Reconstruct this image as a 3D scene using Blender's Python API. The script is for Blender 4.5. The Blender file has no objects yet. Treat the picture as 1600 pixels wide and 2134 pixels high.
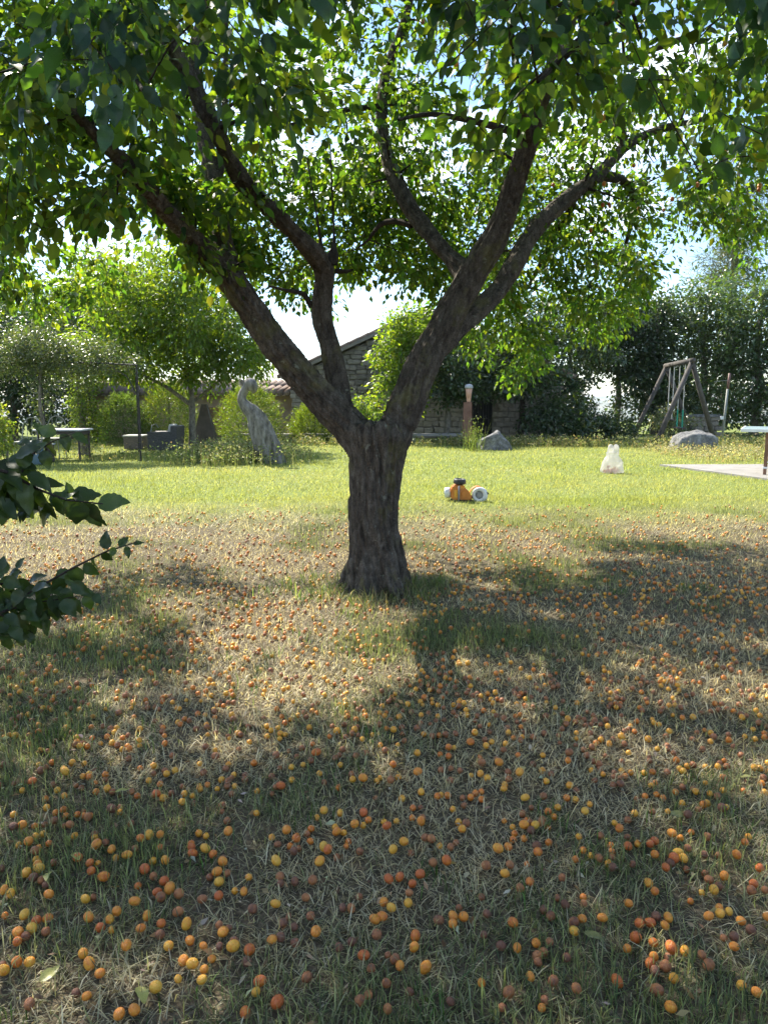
import bpy, bmesh, math, random
import numpy as np
from mathutils import Vector, Matrix, noise as mnoise
RNG = np.random.default_rng(7)
random.seed(7)
R = math.radians
SC = bpy.context.scene
COL = SC.collection

# ------------------------------------------------------------------ camera, world, sun, exposure
CAM_H, PITCH, FPX = 1.30, R(8.48), 1603.0
cam_d = bpy.data.cameras.new('camera')
cam = bpy.data.objects.new('camera', cam_d); COL.objects.link(cam)
cam.location = (0, 0, CAM_H); cam.rotation_euler = (R(90) - PITCH, 0, 0)
cam_d.sensor_fit = 'VERTICAL'; cam_d.sensor_height = 34.6; cam_d.lens = FPX / 2134 * 34.6
cam_d.clip_start = 0.05; cam_d.clip_end = 12000
SC.camera = cam

SUN_AZ, SUN_EL = R(-38), R(46)          # azimuth from +Y towards +X
SUN_DIR = Vector((math.sin(SUN_AZ) * math.cos(SUN_EL), math.cos(SUN_AZ) * math.cos(SUN_EL), math.sin(SUN_EL)))
W = bpy.data.worlds.new('World'); SC.world = W; W.use_nodes = True
wn, wl = W.node_tree.nodes, W.node_tree.links
wn.clear()
sky = wn.new('ShaderNodeTexSky'); sky.sky_type = 'NISHITA'; sky.sun_disc = False
sky.sun_elevation = SUN_EL; sky.sun_rotation = SUN_AZ; sky.altitude = 300
sky.air_density = 1.0; sky.dust_density = 0.3; sky.ozone_density = 3.5
tc = wn.new('ShaderNodeTexCoord')
mp = wn.new('ShaderNodeMapping'); mp.inputs['Scale'].default_value = (1.0, 1.0, 2.6)
cn = wn.new('ShaderNodeTexNoise'); cn.inputs['Scale'].default_value = 2.3; cn.inputs['Detail'].default_value = 9; cn.inputs['Roughness'].default_value = 0.58
cr = wn.new('ShaderNodeValToRGB'); cr.color_ramp.elements[0].position = 0.54; cr.color_ramp.elements[1].position = 0.70
cm = wn.new('ShaderNodeMix'); cm.data_type = 'RGBA'
cm.inputs[7].default_value = (13.0, 13.3, 13.8, 1)
bg = wn.new('ShaderNodeBackground'); bg.inputs['Strength'].default_value = 0.108
wo = wn.new('ShaderNodeOutputWorld')
wl.new(tc.outputs['Generated'], mp.inputs['Vector']); wl.new(mp.outputs['Vector'], cn.inputs['Vector'])
wl.new(cn.outputs['Fac'], cr.inputs['Fac']); wl.new(cr.outputs['Color'], cm.inputs[0])
wl.new(sky.outputs['Color'], cm.inputs[6]); wl.new(cm.outputs[2], bg.inputs['Color']); wl.new(bg.outputs['Background'], wo.inputs['Surface'])

sun_d = bpy.data.lights.new('sun', 'SUN'); sun_d.energy = 4.8; sun_d.angle = R(0.6); sun_d.color = (1.0, 0.93, 0.80)
sun = bpy.data.objects.new('sun', sun_d); COL.objects.link(sun)
sun.rotation_euler = (-SUN_DIR).to_track_quat('-Z', 'Y').to_euler(); sun.location = (-6, 12, 15)

SC.view_settings.view_transform = 'Standard'; SC.view_settings.look = 'None'
SC.view_settings.gamma = 1.0; SC.view_settings.use_curve_mapping = False
SC.view_settings.exposure = 1.5
SC.render.engine = 'CYCLES'
cy = SC.cycles
cy.max_bounces = 7; cy.diffuse_bounces = 4; cy.glossy_bounces = 2; cy.transmission_bounces = 5; cy.transparent_max_bounces = 8
cy.caustics_reflective = False; cy.caustics_refractive = False
cy.use_adaptive_sampling = True; cy.adaptive_threshold = 0.012
cy.use_denoising = True

# ------------------------------------------------------------------ helpers
FWD = Vector((0, math.cos(PITCH), -math.sin(PITCH))); UPV = Vector((0, math.sin(PITCH), math.cos(PITCH)))
def ray(px, py):
    return Vector((1, 0, 0)) * ((px - 800) / FPX) + UPV * ((1067 - py) / FPX) + FWD
def at(px, py, Y):
    d = ray(px, py); t = Y / d.y
    return Vector((d.x * t, Y, CAM_H + d.z * t))
def gnd(px, py):
    d = ray(px, py); t = -CAM_H / d.z
    return Vector((d.x * t, d.y * t, 0))
def proj(P):
    """world points (n,3) -> photo pixels"""
    P = np.atleast_2d(np.asarray(P, float)); q = P - np.array([0, 0, CAM_H])
    f = q @ np.array(FWD); u = q[:, 0]; v = q @ np.array(UPV)
    f = np.where(f < 0.05, 0.05, f)
    return 800 + u / f * FPX, 1067 - v / f * FPX, f

def tag(o, label=None, cat=None, group=None, kind=None):
    if label: o['label'] = label
    if cat: o['category'] = cat
    if group: o['group'] = group
    if kind: o['kind'] = kind
    return o
def empty(name, loc, label=None, cat=None, group=None, rz=0.0):
    o = bpy.data.objects.new(name, None); COL.objects.link(o)
    o.location = loc; o.rotation_euler = (0, 0, rz); o.empty_display_size = 0.1
    return tag(o, label, cat, group)
def link(name, me, mat=None, parent=None):
    o = bpy.data.objects.new(name, me); COL.objects.link(o)
    if mat is not None and not me.materials: me.materials.append(mat)
    if parent is not None:
        o.parent = parent
        # parts are modelled in world space unless local=True was asked for
        o.matrix_parent_inverse = parent.matrix_basis.inverted() if parent.parent is None else Matrix()
    return o

class MB:
    """collects simple shapes into one mesh"""
    def __init__(s): s.v = []; s.f = []
    def add(s, vs, fs):
        b = len(s.v); s.v += [tuple(x) for x in vs]; s.f += [tuple(i + b for i in f) for f in fs]; return s
    def box(s, c, size, rot=None, bev=0.0):
        bm = bmesh.new(); bmesh.ops.create_cube(bm, size=1.0)
        for v in bm.verts: v.co = Vector((v.co.x * size[0], v.co.y * size[1], v.co.z * size[2]))
        if bev > 0: bmesh.ops.bevel(bm, geom=bm.edges[:], offset=bev, segments=2, affect='EDGES', profile=0.6)
        M = Matrix.Translation(Vector(c)) @ (rot.to_4x4() if rot is not None else Matrix())
        bm.verts.ensure_lookup_table(); bm.verts.index_update()
        s.add([M @ v.co for v in bm.verts], [[v.index for v in f.verts] for f in bm.faces]); bm.free(); return s
    def tube(s, path, rad, n=8, cap=True, ell=None):
        path = [Vector(p) for p in path]
        if not hasattr(rad, '__len__'): rad = [rad] * len(path)
        T = [(path[min(i + 1, len(path) - 1)] - path[max(i - 1, 0)]).normalized() for i in range(len(path))]
        a = Vector((0, 0, 1)) if abs(T[0].z) < 0.9 else Vector((1, 0, 0))
        u = T[0].cross(a).normalized(); vs = []
        for p, t, r in zip(path, T, rad):
            u = (u - t * u.dot(t)).normalized(); w = t.cross(u)
            for k in range(n):
                q = 2 * math.pi * k / n
                vs.append(p + (u * math.cos(q) + w * math.sin(q)) * r)
        m = len(path); fs = []
        for i in range(m - 1):
            for k in range(n):
                fs.append((i * n + k, i * n + (k + 1) % n, (i + 1) * n + (k + 1) % n, (i + 1) * n + k))
        if cap:
            fs.append(tuple(range(n))[::-1]); fs.append(tuple((m - 1) * n + k for k in range(n)))
        return s.add(vs, fs)
    def lathe(s, prof, c=(0, 0, 0), n=24, M=None, sx=1, sy=1):
        vs = []; m = len(prof)
        M = M or Matrix(); c = Vector(c)
        for r, z in prof:
            for k in range(n):
                q = 2 * math.pi * k / n
                vs.append(c + M @ Vector((r * math.cos(q) * sx, r * math.sin(q) * sy, z)))
        fs = []
        for i in range(m - 1):
            for k in range(n):
                fs.append((i * n + k, i * n + (k + 1) % n, (i + 1) * n + (k + 1) % n, (i + 1) * n + k))
        if prof[0][0] > 1e-6: fs.append(tuple(range(n))[::-1])
        if prof[-1][0] > 1e-6: fs.append(tuple((m - 1) * n + k for k in range(n)))
        return s.add(vs, fs)
    def mesh(s, name, smooth=False):
        me = bpy.data.meshes.new(name); me.from_pydata(s.v, [], s.f); me.update()
        if smooth: me.polygons.foreach_set('use_smooth', [True] * len(me.polygons))
        return me
    def build(s, name, mat, parent=None, smooth=False):
        return link(name, s.mesh(name, smooth), mat, parent)

def np_mesh(name, V, F, tint=None, smooth=False, matidx=None):
    """V (n,3) F (m,k) -> mesh, tint (n,3) point colour"""
    me = bpy.data.meshes.new(name); V = np.ascontiguousarray(V, np.float32); F = np.ascontiguousarray(F, np.int32)
    m, k = F.shape
    me.vertices.add(len(V)); me.vertices.foreach_set('co', V.ravel())
    me.loops.add(m * k); me.loops.foreach_set('vertex_index', F.ravel())
    me.polygons.add(m); me.polygons.foreach_set('loop_start', np.arange(0, m * k, k, dtype=np.int32))
    if smooth: me.polygons.foreach_set('use_smooth', np.ones(m, bool))
    if matidx is not None: me.polygons.foreach_set('material_index', np.ascontiguousarray(matidx, np.int32))
    me.update(calc_edges=True)
    if tint is not None:
        a = me.color_attributes.new('tint', 'FLOAT_COLOR', 'POINT')
        c = np.ones((len(V), 4), np.float32); c[:, :3] = tint; a.data.foreach_set('color', c.ravel())
    return me

def vnoise(x, y, seed=0):
    """vectorised value noise 0..1"""
    xi = np.floor(x).astype(np.int64); yi = np.floor(y).astype(np.int64)
    xf = x - xi; yf = y - yi
    def h(a, b):
        n = (a * 374761393 + b * 668265263 + seed * 974634437) & 0xffffffff
        n = ((n ^ (n >> 13)) * 1274126177) & 0xffffffff
        return ((n ^ (n >> 16)) & 0xffff) / 65535.0
    u = xf * xf * (3 - 2 * xf); v = yf * yf * (3 - 2 * yf)
    return (h(xi, yi) * (1 - u) + h(xi + 1, yi) * u) * (1 - v) + (h(xi, yi + 1) * (1 - u) + h(xi + 1, yi + 1) * u) * v
def fbm(x, y, seed=0, o=3):
    s = 0; a = 0.5; t = 0
    for i in range(o):
        s = s + a * vnoise(x * 2 ** i, y * 2 ** i, seed + i); t += a; a *= 0.5
    return s / t

# ------------------------------------------------------------------ materials
class NT:
    def __init__(s, name):
        s.m = bpy.data.materials.new(name); s.m.use_nodes = True
        s.n = s.m.node_tree.nodes; s.l = s.m.node_tree.links; s.n.clear()
        s.out = s.n.new('ShaderNodeOutputMaterial')
    def new(s, t, **kw):
        n = s.n.new(t)
        for k, v in kw.items():
            if k.startswith('i_'): n.inputs[k[2:].replace('_', ' ')].default_value = v
            else: setattr(n, k, v)
        return n
    def to(s, a, b): s.l.new(a, b)
    def noise(s, scale, detail=5, rough=0.6, vec=None, stretch=None, coord='Object'):
        n = s.new('ShaderNodeTexNoise', i_Scale=scale, i_Detail=detail, i_Roughness=rough)
        t = s.new('ShaderNodeTexCoord'); src = t.outputs[coord]
        if stretch:
            m = s.new('ShaderNodeMapping'); m.inputs['Scale'].default_value = stretch; s.to(src, m.inputs[0]); src = m.outputs[0]
        s.to(src, n.inputs['Vector']); return n
    def ramp(s, fac, stops):
        r = s.new('ShaderNodeValToRGB'); e = r.color_ramp.elements
        while len(e) < len(stops): e.new(0.5)
        for el, (p, c) in zip(e, stops): el.position = p; el.color = (*c, 1)
        s.to(fac, r.inputs['Fac']); return r
    def bump(s, h, strength=0.4, dist=0.02):
        b = s.new('ShaderNodeBump', i_Strength=strength, i_Distance=dist); s.to(h, b.inputs['Height']); return b
def g3(v): return (v, v, v)

def mat_solid(name, stops, scale=8, rough=0.7, bump=0.25, dist=0.01, stretch=None, metal=0.0, rand=0.0, spec=0.35, detail=6):
    t = NT(name); n = t.noise(scale, detail, 0.62, stretch=stretch)
    r = t.ramp(n.outputs['Fac'], stops); col = r.outputs['Color']
    if rand:
        oi = t.new('ShaderNodeObjectInfo'); mr = t.new('ShaderNodeMapRange')
        mr.inputs['To Min'].default_value = 1 - rand; mr.inputs['To Max'].default_value = 1 + rand
        t.to(oi.outputs['Random'], mr.inputs['Value'])
        mx = t.new('ShaderNodeMix', data_type='RGBA', blend_type='MULTIPLY'); mx.inputs[0].default_value = 1
        t.to(col, mx.inputs[6]); t.to(mr.outputs[0], mx.inputs[7]); col = mx.outputs[2]
    p = t.new('ShaderNodeBsdfPrincipled'); p.inputs['Roughness'].default_value = rough; p.inputs['Metallic'].default_value = metal
    p.inputs['Specular IOR Level'].default_value = spec
    t.to(col, p.inputs['Base Color'])
    if bump: t.to(t.bump(n.outputs['Fac'], bump, dist).outputs[0], p.inputs['Normal'])
    t.to(p.outputs[0], t.out.inputs[0]); return t.m

def mat_foliage(name, trans=0.5, gain=(1.9, 1.55, 0.5), gloss=0.35, rough=0.42, tint_attr=True, base=(0.06, 0.11, 0.025), rnd=0.35, spotty=0.0):
    """thin leaf: diffuse upper face, light showing through, a little gloss"""
    t = NT(name)
    if tint_attr:
        a = t.new('ShaderNodeAttribute', attribute_name='tint'); col = a.outputs['Color']
    else:
        oi = t.new('ShaderNodeObjectInfo')
        r = t.ramp(oi.outputs['Random'], [(0, tuple(x * (1 - rnd) for x in base)), (0.6, base), (1, (base[0] * (1 + 1.2 * rnd), base[1] * (1 + rnd), base[2]))]); col = r.outputs['Color']
    if spotty:
        n = t.noise(28, 4, 0.6); rr = t.ramp(n.outputs['Fac'], [(0.3, g3(1 - spotty)), (0.7, g3(1 + spotty * 0.6))])
        mm = t.new('ShaderNodeMix', data_type='RGBA', blend_type='MULTIPLY'); mm.inputs[0].default_value = 1
        t.to(col, mm.inputs[6]); t.to(rr.outputs[0], mm.inputs[7]); col = mm.outputs[2]
    p = t.new('ShaderNodeBsdfPrincipled'); p.inputs['Roughness'].default_value = rough; p.inputs['Specular IOR Level'].default_value = gloss
    t.to(col, p.inputs['Base Color'])
    mx = t.new('ShaderNodeMix', data_type='RGBA', blend_type='MULTIPLY'); mx.inputs[0].default_value = 1; mx.inputs[7].default_value = (*gain, 1)
    t.to(col, mx.inputs[6])
    tr = t.new('ShaderNodeBsdfTranslucent'); t.to(mx.outputs[2], tr.inputs['Color'])
    ms = t.new('ShaderNodeMixShader'); ms.inputs[0].default_value = trans
    t.to(p.outputs[0], ms.inputs[1]); t.to(tr.outputs[0], ms.inputs[2]); t.to(ms.outputs[0], t.out.inputs[0]); return t.m

M = {}
M['leaf'] = mat_foliage('plum_leaf', 0.5, (5.2, 4.3, 0.6), gloss=0.3)
M['leaf_one'] = mat_foliage('plum_leaf_near', 0.34, (3.8, 3.4, 0.6), tint_attr=False, base=(0.020, 0.054, 0.034), rnd=0.35, spotty=0.25)  # near plum leaves: canopy shade put into a darker, bluer base
M['leaf_bough'] = mat_foliage('bough_leaf', 0.25, (2.4, 2.4, 0.6), tint_attr=False, base=(0.034, 0.062, 0.018), rnd=0.4, spotty=0.3)  # shade on the boughs is painted in by darkening the base colour
M['leaf_tree'] = mat_foliage('garden_tree_leaf', 0.55, (4.0, 3.4, 0.6), gloss=0.5, rough=0.38)
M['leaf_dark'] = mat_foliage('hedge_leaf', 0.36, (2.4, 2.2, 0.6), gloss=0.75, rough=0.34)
M['leaf_dry'] = mat_foliage('fallen_leaf', 0.3, (1.3, 1.2, 0.8), tint_attr=False, base=(0.34, 0.34, 0.12), rnd=0.3, spotty=0.3)
M['grass'] = mat_foliage('grass_blade', 0.48, (1.7, 1.55, 0.9), gloss=0.22, rough=0.5)

def mat_bark(name, c0, c1, c2, moss=0.0, scale=1.0):
    t = NT(name)
    n1 = t.noise(24 * scale, 10, 0.72, stretch=(1, 1, 0.4)); n2 = t.noise(5 * scale, 4, 0.6); n3 = t.noise(90 * scale, 4, 0.7)
    r = t.ramp(n1.outputs['Fac'], [(0.34, c0), (0.5, c1), (0.68, c2)]); col = r.outputs['Color']
    r3 = t.ramp(n3.outputs['Fac'], [(0.3, g3(0.6)), (0.7, g3(1.3))])
    m0 = t.new('ShaderNodeMix', data_type='RGBA', blend_type='MULTIPLY'); m0.inputs[0].default_value = 1
    t.to(col, m0.inputs[6]); t.to(r3.outputs[0], m0.inputs[7]); col = m0.outputs[2]
    if moss:
        rm = t.ramp(n2.outputs['Fac'], [(0.55, g3(0)), (0.66, g3(moss))])
        mm = t.new('ShaderNodeMix', data_type='RGBA'); mm.inputs[7].default_value = (0.17, 0.16, 0.05, 1)
        t.to(rm.outputs[0], mm.inputs[0]); t.to(col, mm.inputs[6]); col = mm.outputs[2]
        n4 = t.noise(13, 5, 0.7); rl = t.ramp(n4.outputs['Fac'], [(0.62, g3(0)), (0.68, g3(0.6))])
        ml = t.new('ShaderNodeMix', data_type='RGBA'); ml.inputs[7].default_value = (0.24, 0.25, 0.20, 1)
        t.to(rl.outputs[0], ml.inputs[0]); t.to(col, ml.inputs[6]); col = ml.outputs[2]
    p = t.new('ShaderNodeBsdfPrincipled'); p.inputs['Roughness'].default_value = 0.9; p.inputs['Specular IOR Level'].default_value = 0.15
    t.to(col, p.inputs['Base Color']); t.to(t.bump(n1.outputs['Fac'], 0.9, 0.02).outputs[0], p.inputs['Normal'])
    t.to(p.outputs[0], t.out.inputs[0]); return t.m
M['bark'] = mat_bark('plum_bark', (0.036, 0.029, 0.023), (0.086, 0.071, 0.057), (0.165, 0.142, 0.117), moss=0.35)
M['bark_twig'] = mat_bark('twig_bark', (0.02, 0.016, 0.013), (0.045, 0.036, 0.03), (0.085, 0.072, 0.06))
M['bark_grey'] = mat_bark('grey_bark', (0.07, 0.06, 0.045), (0.17, 0.15, 0.115), (0.28, 0.25, 0.2))
M['drift'] = mat_solid('weathered_wood', [(0.3, (0.05, 0.045, 0.036)), (0.5, (0.17, 0.158, 0.135)), (0.75, (0.31, 0.295, 0.26))], 9, 0.85, 0.9, 0.03, stretch=(1.6, 1.6, 0.5))
M['log'] = mat_solid('swing_log', [(0.3, (0.05, 0.044, 0.038)), (0.7, (0.105, 0.093, 0.082))], 12, 0.85, 0.5, 0.01, stretch=(1, 1, 0.3))
M['corten'] = mat_solid('rusted_steel', [(0.3, (0.12, 0.062, 0.043)), (0.7, (0.21, 0.115, 0.085))], 6, 0.85, 0.15)
M['dark_steel'] = mat_solid('dark_patina_steel', [(0.3, (0.045, 0.036, 0.032)), (0.7, (0.085, 0.068, 0.058))], 5, 0.7, 0.1)
M['iron'] = mat_solid('black_iron', [(0.3, (0.02, 0.018, 0.016)), (0.7, (0.05, 0.043, 0.036))], 20, 0.6, 0.1)
M['ceramic'] = mat_solid('copper_pink_glaze', [(0.3, (0.42, 0.22, 0.14)), (0.7, (0.58, 0.36, 0.26))], 9, 0.45, 0.1)
M['greycap'] = mat_solid('lamp_cap_grey', [(0.3, (0.28, 0.29, 0.31)), (0.7, (0.42, 0.43, 0.45))], 9, 0.5, 0.05)
M['slab'] = mat_solid('concrete', [(0.3, (0.19, 0.18, 0.165)), (0.7, (0.30, 0.285, 0.26))], 3, 0.9, 0.1, detail=10)
M['stone'] = mat_solid('wall_stone', [(0.25, (0.13, 0.11, 0.088)), (0.5, (0.22, 0.19, 0.15)), (0.8, (0.32, 0.285, 0.24))], 5, 0.9, 0.5, 0.03, rand=0.28)
M['mortar'] = mat_solid('wall_mortar', [(0.3, (0.17, 0.15, 0.12)), (0.7, (0.26, 0.23, 0.19))], 7, 0.95, 0.4, 0.02)
M['plaster'] = mat_solid('pink_plaster', [(0.3, (0.34, 0.235, 0.17)), (0.7, (0.47, 0.35, 0.26))], 4, 0.95, 0.3, 0.02, detail=9)
M['tile'] = mat_solid('roof_tile', [(0.25, (0.11, 0.08, 0.06)), (0.5, (0.20, 0.145, 0.11)), (0.8, (0.27, 0.22, 0.175))], 8, 0.9, 0.3, rand=0.25)
M['door'] = mat_solid('brown_door', [(0.3, (0.15, 0.075, 0.045)), (0.7, (0.24, 0.13, 0.08))], 9, 0.7, 0.2, stretch=(1, 1, .2))
M['dark_opening'] = mat_solid('painted_dark_opening', [(0.3, g3(0.012)), (0.7, g3(0.02))], 5, 0.9, 0)  # near-black colour painted in for the unlit gate opening
M['wicker'] = mat_solid('grey_wicker', [(0.35, (0.04, 0.038, 0.037)), (0.65, (0.10, 0.096, 0.092))], 70, 0.7, 0.8, 0.01, stretch=(0.3, 0.3, 1.6))
M['cushion'] = mat_solid('cushion_fabric', [(0.3, (0.45, 0.43, 0.40)), (0.7, (0.58, 0.56, 0.53))], 25, 0.95, 0.2)
M['brownbox'] = mat_solid('brown_wicker', [(0.35, (0.085, 0.068, 0.058)), (0.65, (0.16, 0.135, 0.115))], 60, 0.8, 0.6, 0.01, stretch=(0.3, 0.3, 1.6))
M['white'] = mat_solid('white_paint', [(0.3, g3(0.62)), (0.7, g3(0.76))], 6, 0.5, 0.05)
M['table_top'] = mat_solid('pale_table_top', [(0.3, (0.42, 0.43, 0.43)), (0.7, (0.58, 0.59, 0.6))], 5, 0.45, 0.05)
M['pp_top'] = mat_solid('table_tennis_top', [(0.3, (0.20, 0.27, 0.27)), (0.7, (0.26, 0.33, 0.33))], 4, 0.35, 0.03)
M['rope'] = mat_solid('pale_rope', [(0.3, (0.38, 0.37, 0.33)), (0.7, (0.55, 0.54, 0.5))], 60, 0.9, 0.2)
M['green'] = mat_solid('green_plastic', [(0.3, (0.01, 0.20, 0.13)), (0.7, (0.02, 0.30, 0.20))], 12, 0.45, 0)
M['orange_pl'] = mat_solid('orange_plastic', [(0.3, (0.46, 0.14, 0.015)), (0.7, (0.60, 0.21, 0.03))], 6, 0.42, 0.03, spec=0.5)
M['white_pl'] = mat_solid('white_plastic', [(0.3, (0.52, 0.52, 0.53)), (0.7, (0.68, 0.68, 0.68))], 8, 0.5, 0.05, spec=0.5)
M['black_pl'] = mat_solid('black_rubber', [(0.3, g3(0.018)), (0.7, g3(0.05))], 14, 0.55, 0.1)
M['grey_pl'] = mat_solid('grey_plastic', [(0.3, (0.17, 0.17, 0.18)), (0.7, (0.27, 0.27, 0.28))], 10, 0.5, 0.05)
M['blue_pl'] = mat_solid('blue_grey_drum', [(0.3, (0.09, 0.15, 0.20)), (0.7, (0.15, 0.22, 0.28))], 8, 0.5, 0.05)
M['pole'] = mat_solid('galvanised_pole', [(0.3, (0.16, 0.17, 0.15)), (0.7, (0.25, 0.26, 0.23))], 15, 0.6, 0.1)
M['red'] = mat_solid('faded_red_paint', [(0.3, (0.13, 0.07, 0.06)), (0.7, (0.20, 0.12, 0.10))], 12, 0.6, 0.1)
def rock_mat():
    t = NT('lichen_rock'); n = t.noise(5, 9, 0.7); n2 = t.noise(17, 6, 0.7)
    r = t.ramp(n.outputs['Fac'], [(0.3, (0.07, 0.07, 0.07)), (0.52, (0.19, 0.187, 0.177)), (0.75, (0.38, 0.372, 0.35))])
    r2 = t.ramp(n2.outputs['Fac'], [(0.35, g3(0.55)), (0.65, g3(1.25))])
    mm = t.new('ShaderNodeMix', data_type='RGBA', blend_type='MULTIPLY'); mm.inputs[0].default_value = 1
    t.to(r.outputs[0], mm.inputs[6]); t.to(r2.outputs[0], mm.inputs[7])
    p = t.new('ShaderNodeBsdfPrincipled'); p.inputs['Roughness'].default_value = 0.92
    t.to(mm.outputs[2], p.inputs['Base Color']); t.to(t.bump(n2.outputs['Fac'], 0.8, 0.03).outputs[0], p.inputs['Normal'])
    t.to(p.outputs[0], t.out.inputs[0]); return t.m
M['rock'] = rock_mat()
def plum_mat(name, a, b, c, rough=0.34, unit_mesh=True):
    t = NT(name); n = t.noise(0.9 if unit_mesh else 60, 4, 0.6); n2 = t.noise(3.5 if unit_mesh else 180, 4, 0.6)
    oi = t.new('ShaderNodeObjectInfo')
    ad = t.new('ShaderNodeMath', operation='MULTIPLY_ADD'); ad.inputs[1].default_value = 0.55
    t.to(oi.outputs['Random'], ad.inputs[0])
    sb = t.new('ShaderNodeMath', operation='MULTIPLY'); sb.inputs[1].default_value = 1.15; t.to(n.outputs['Fac'], sb.inputs[0]); t.to(sb.outputs[0], ad.inputs[2])
    r = t.ramp(ad.outputs[0], [(0.42, a), (0.75, b), (1.05, c)])
    p = t.new('ShaderNodeBsdfPrincipled'); p.inputs['Roughness'].default_value = rough; p.inputs['Specular IOR Level'].default_value = 0.45
    p.inputs['Subsurface Weight'].default_value = 0.25; p.inputs['Subsurface Radius'].default_value = (0.012, 0.006, 0.002); p.inputs['Subsurface Scale'].default_value = 0.6
    t.to(r.outputs[0], p.inputs['Base Color']); t.to(t.bump(n2.outputs['Fac'], 0.35, 0.08 if unit_mesh else 0.001).outputs[0], p.inputs['Normal'])
    t.to(p.outputs[0], t.out.inputs[0]); return t.m
M['plum_y'] = plum_mat('golden_plum_skin', (0.62, 0.38, 0.05), (0.66, 0.32, 0.03), (0.62, 0.22, 0.025))
M['plum_o'] = plum_mat('orange_plum_skin', (0.62, 0.27, 0.025), (0.58, 0.19, 0.02), (0.46, 0.11, 0.02))
M['plum_b'] = plum_mat('russet_plum_skin', (0.42, 0.17, 0.05), (0.28, 0.105, 0.035), (0.15, 0.06, 0.03), 0.5)
M['plum_ym'] = plum_mat('golden_plum_mass', (0.62, 0.38, 0.05), (0.66, 0.32, 0.03), (0.62, 0.22, 0.025), .34, False)
M['plum_om'] = plum_mat('orange_plum_mass', (0.62, 0.27, 0.025), (0.58, 0.19, 0.02), (0.46, 0.11, 0.02), .34, False)
M['plum_bm'] = plum_mat('russet_plum_mass', (0.42, 0.17, 0.05), (0.28, 0.105, 0.035), (0.15, 0.06, 0.03), .5, False)
def bag_mat():
    t = NT('thin_white_plastic'); n = t.noise(14, 5, 0.6)
    d = t.new('ShaderNodeBsdfPrincipled'); d.inputs['Base Color'].default_value = (0.66, 0.65, 0.63, 1); d.inputs['Roughness'].default_value = 0.35
    t.to(t.bump(n.outputs['Fac'], 0.8, 0.02).outputs[0], d.inputs['Normal'])
    tr = t.new('ShaderNodeBsdfTranslucent', i_Color=(0.62, 0.60, 0.58, 1)); tp = t.new('ShaderNodeBsdfTransparent')
    m1 = t.new('ShaderNodeMixShader'); m1.inputs[0].default_value = 0.5; t.to(d.outputs[0], m1.inputs[1]); t.to(tr.outputs[0], m1.inputs[2])
    m2 = t.new('ShaderNodeMixShader'); m2.inputs[0].default_value = 0.48; t.to(m1.outputs[0], m2.inputs[1]); t.to(tp.outputs[0], m2.inputs[2])
    t.to(m2.outputs[0], t.out.inputs[0]); return t.m
M['bag'] = bag_mat()

def ground_mat():
    t = NT('lawn_ground'); g = t.new('ShaderNodeNewGeometry'); sp = t.new('ShaderNodeSeparateXYZ'); t.to(g.outputs['Position'], sp.inputs[0])
    def nz(scale, d=6, r=0.6):
        n = t.new('ShaderNodeTexNoise', i_Scale=scale, i_Detail=d, i_Roughness=r); t.to(g.outputs['Position'], n.inputs['Vector']); return n
    na, nb, nc = nz(1.1), nz(60, 4, 0.7), nz(0.004, 6)
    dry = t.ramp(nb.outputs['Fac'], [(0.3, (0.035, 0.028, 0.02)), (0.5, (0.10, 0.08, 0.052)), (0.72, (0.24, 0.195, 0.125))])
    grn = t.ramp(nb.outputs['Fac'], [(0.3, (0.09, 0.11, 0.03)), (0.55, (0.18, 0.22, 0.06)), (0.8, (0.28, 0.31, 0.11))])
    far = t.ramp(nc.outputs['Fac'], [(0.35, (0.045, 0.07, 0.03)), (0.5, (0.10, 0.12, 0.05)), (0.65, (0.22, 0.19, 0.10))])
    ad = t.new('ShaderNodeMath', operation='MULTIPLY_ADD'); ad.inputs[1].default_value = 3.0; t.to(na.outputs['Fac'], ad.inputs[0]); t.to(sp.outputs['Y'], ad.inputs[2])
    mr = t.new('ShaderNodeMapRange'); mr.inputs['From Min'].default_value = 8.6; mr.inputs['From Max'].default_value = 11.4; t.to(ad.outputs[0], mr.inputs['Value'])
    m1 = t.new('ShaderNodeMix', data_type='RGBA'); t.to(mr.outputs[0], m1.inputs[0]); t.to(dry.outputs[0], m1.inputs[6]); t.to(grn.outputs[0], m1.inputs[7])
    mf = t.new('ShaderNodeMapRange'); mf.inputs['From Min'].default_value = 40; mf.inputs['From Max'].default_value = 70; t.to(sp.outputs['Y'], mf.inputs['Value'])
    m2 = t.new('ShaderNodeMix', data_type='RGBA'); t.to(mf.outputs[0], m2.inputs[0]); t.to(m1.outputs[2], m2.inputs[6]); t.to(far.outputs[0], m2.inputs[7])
    p = t.new('ShaderNodeBsdfPrincipled'); p.inputs['Roughness'].default_value = 0.95; p.inputs['Specular IOR Level'].default_value = 0.1
    t.to(m2.outputs[2], p.inputs['Base Color']); t.to(t.bump(nb.outputs['Fac'], 0.6, 0.02).outputs[0], p.inputs['Normal'])
    t.to(p.outputs[0], t.out.inputs[0]); return t.m
M['ground'] = ground_mat()

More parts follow.
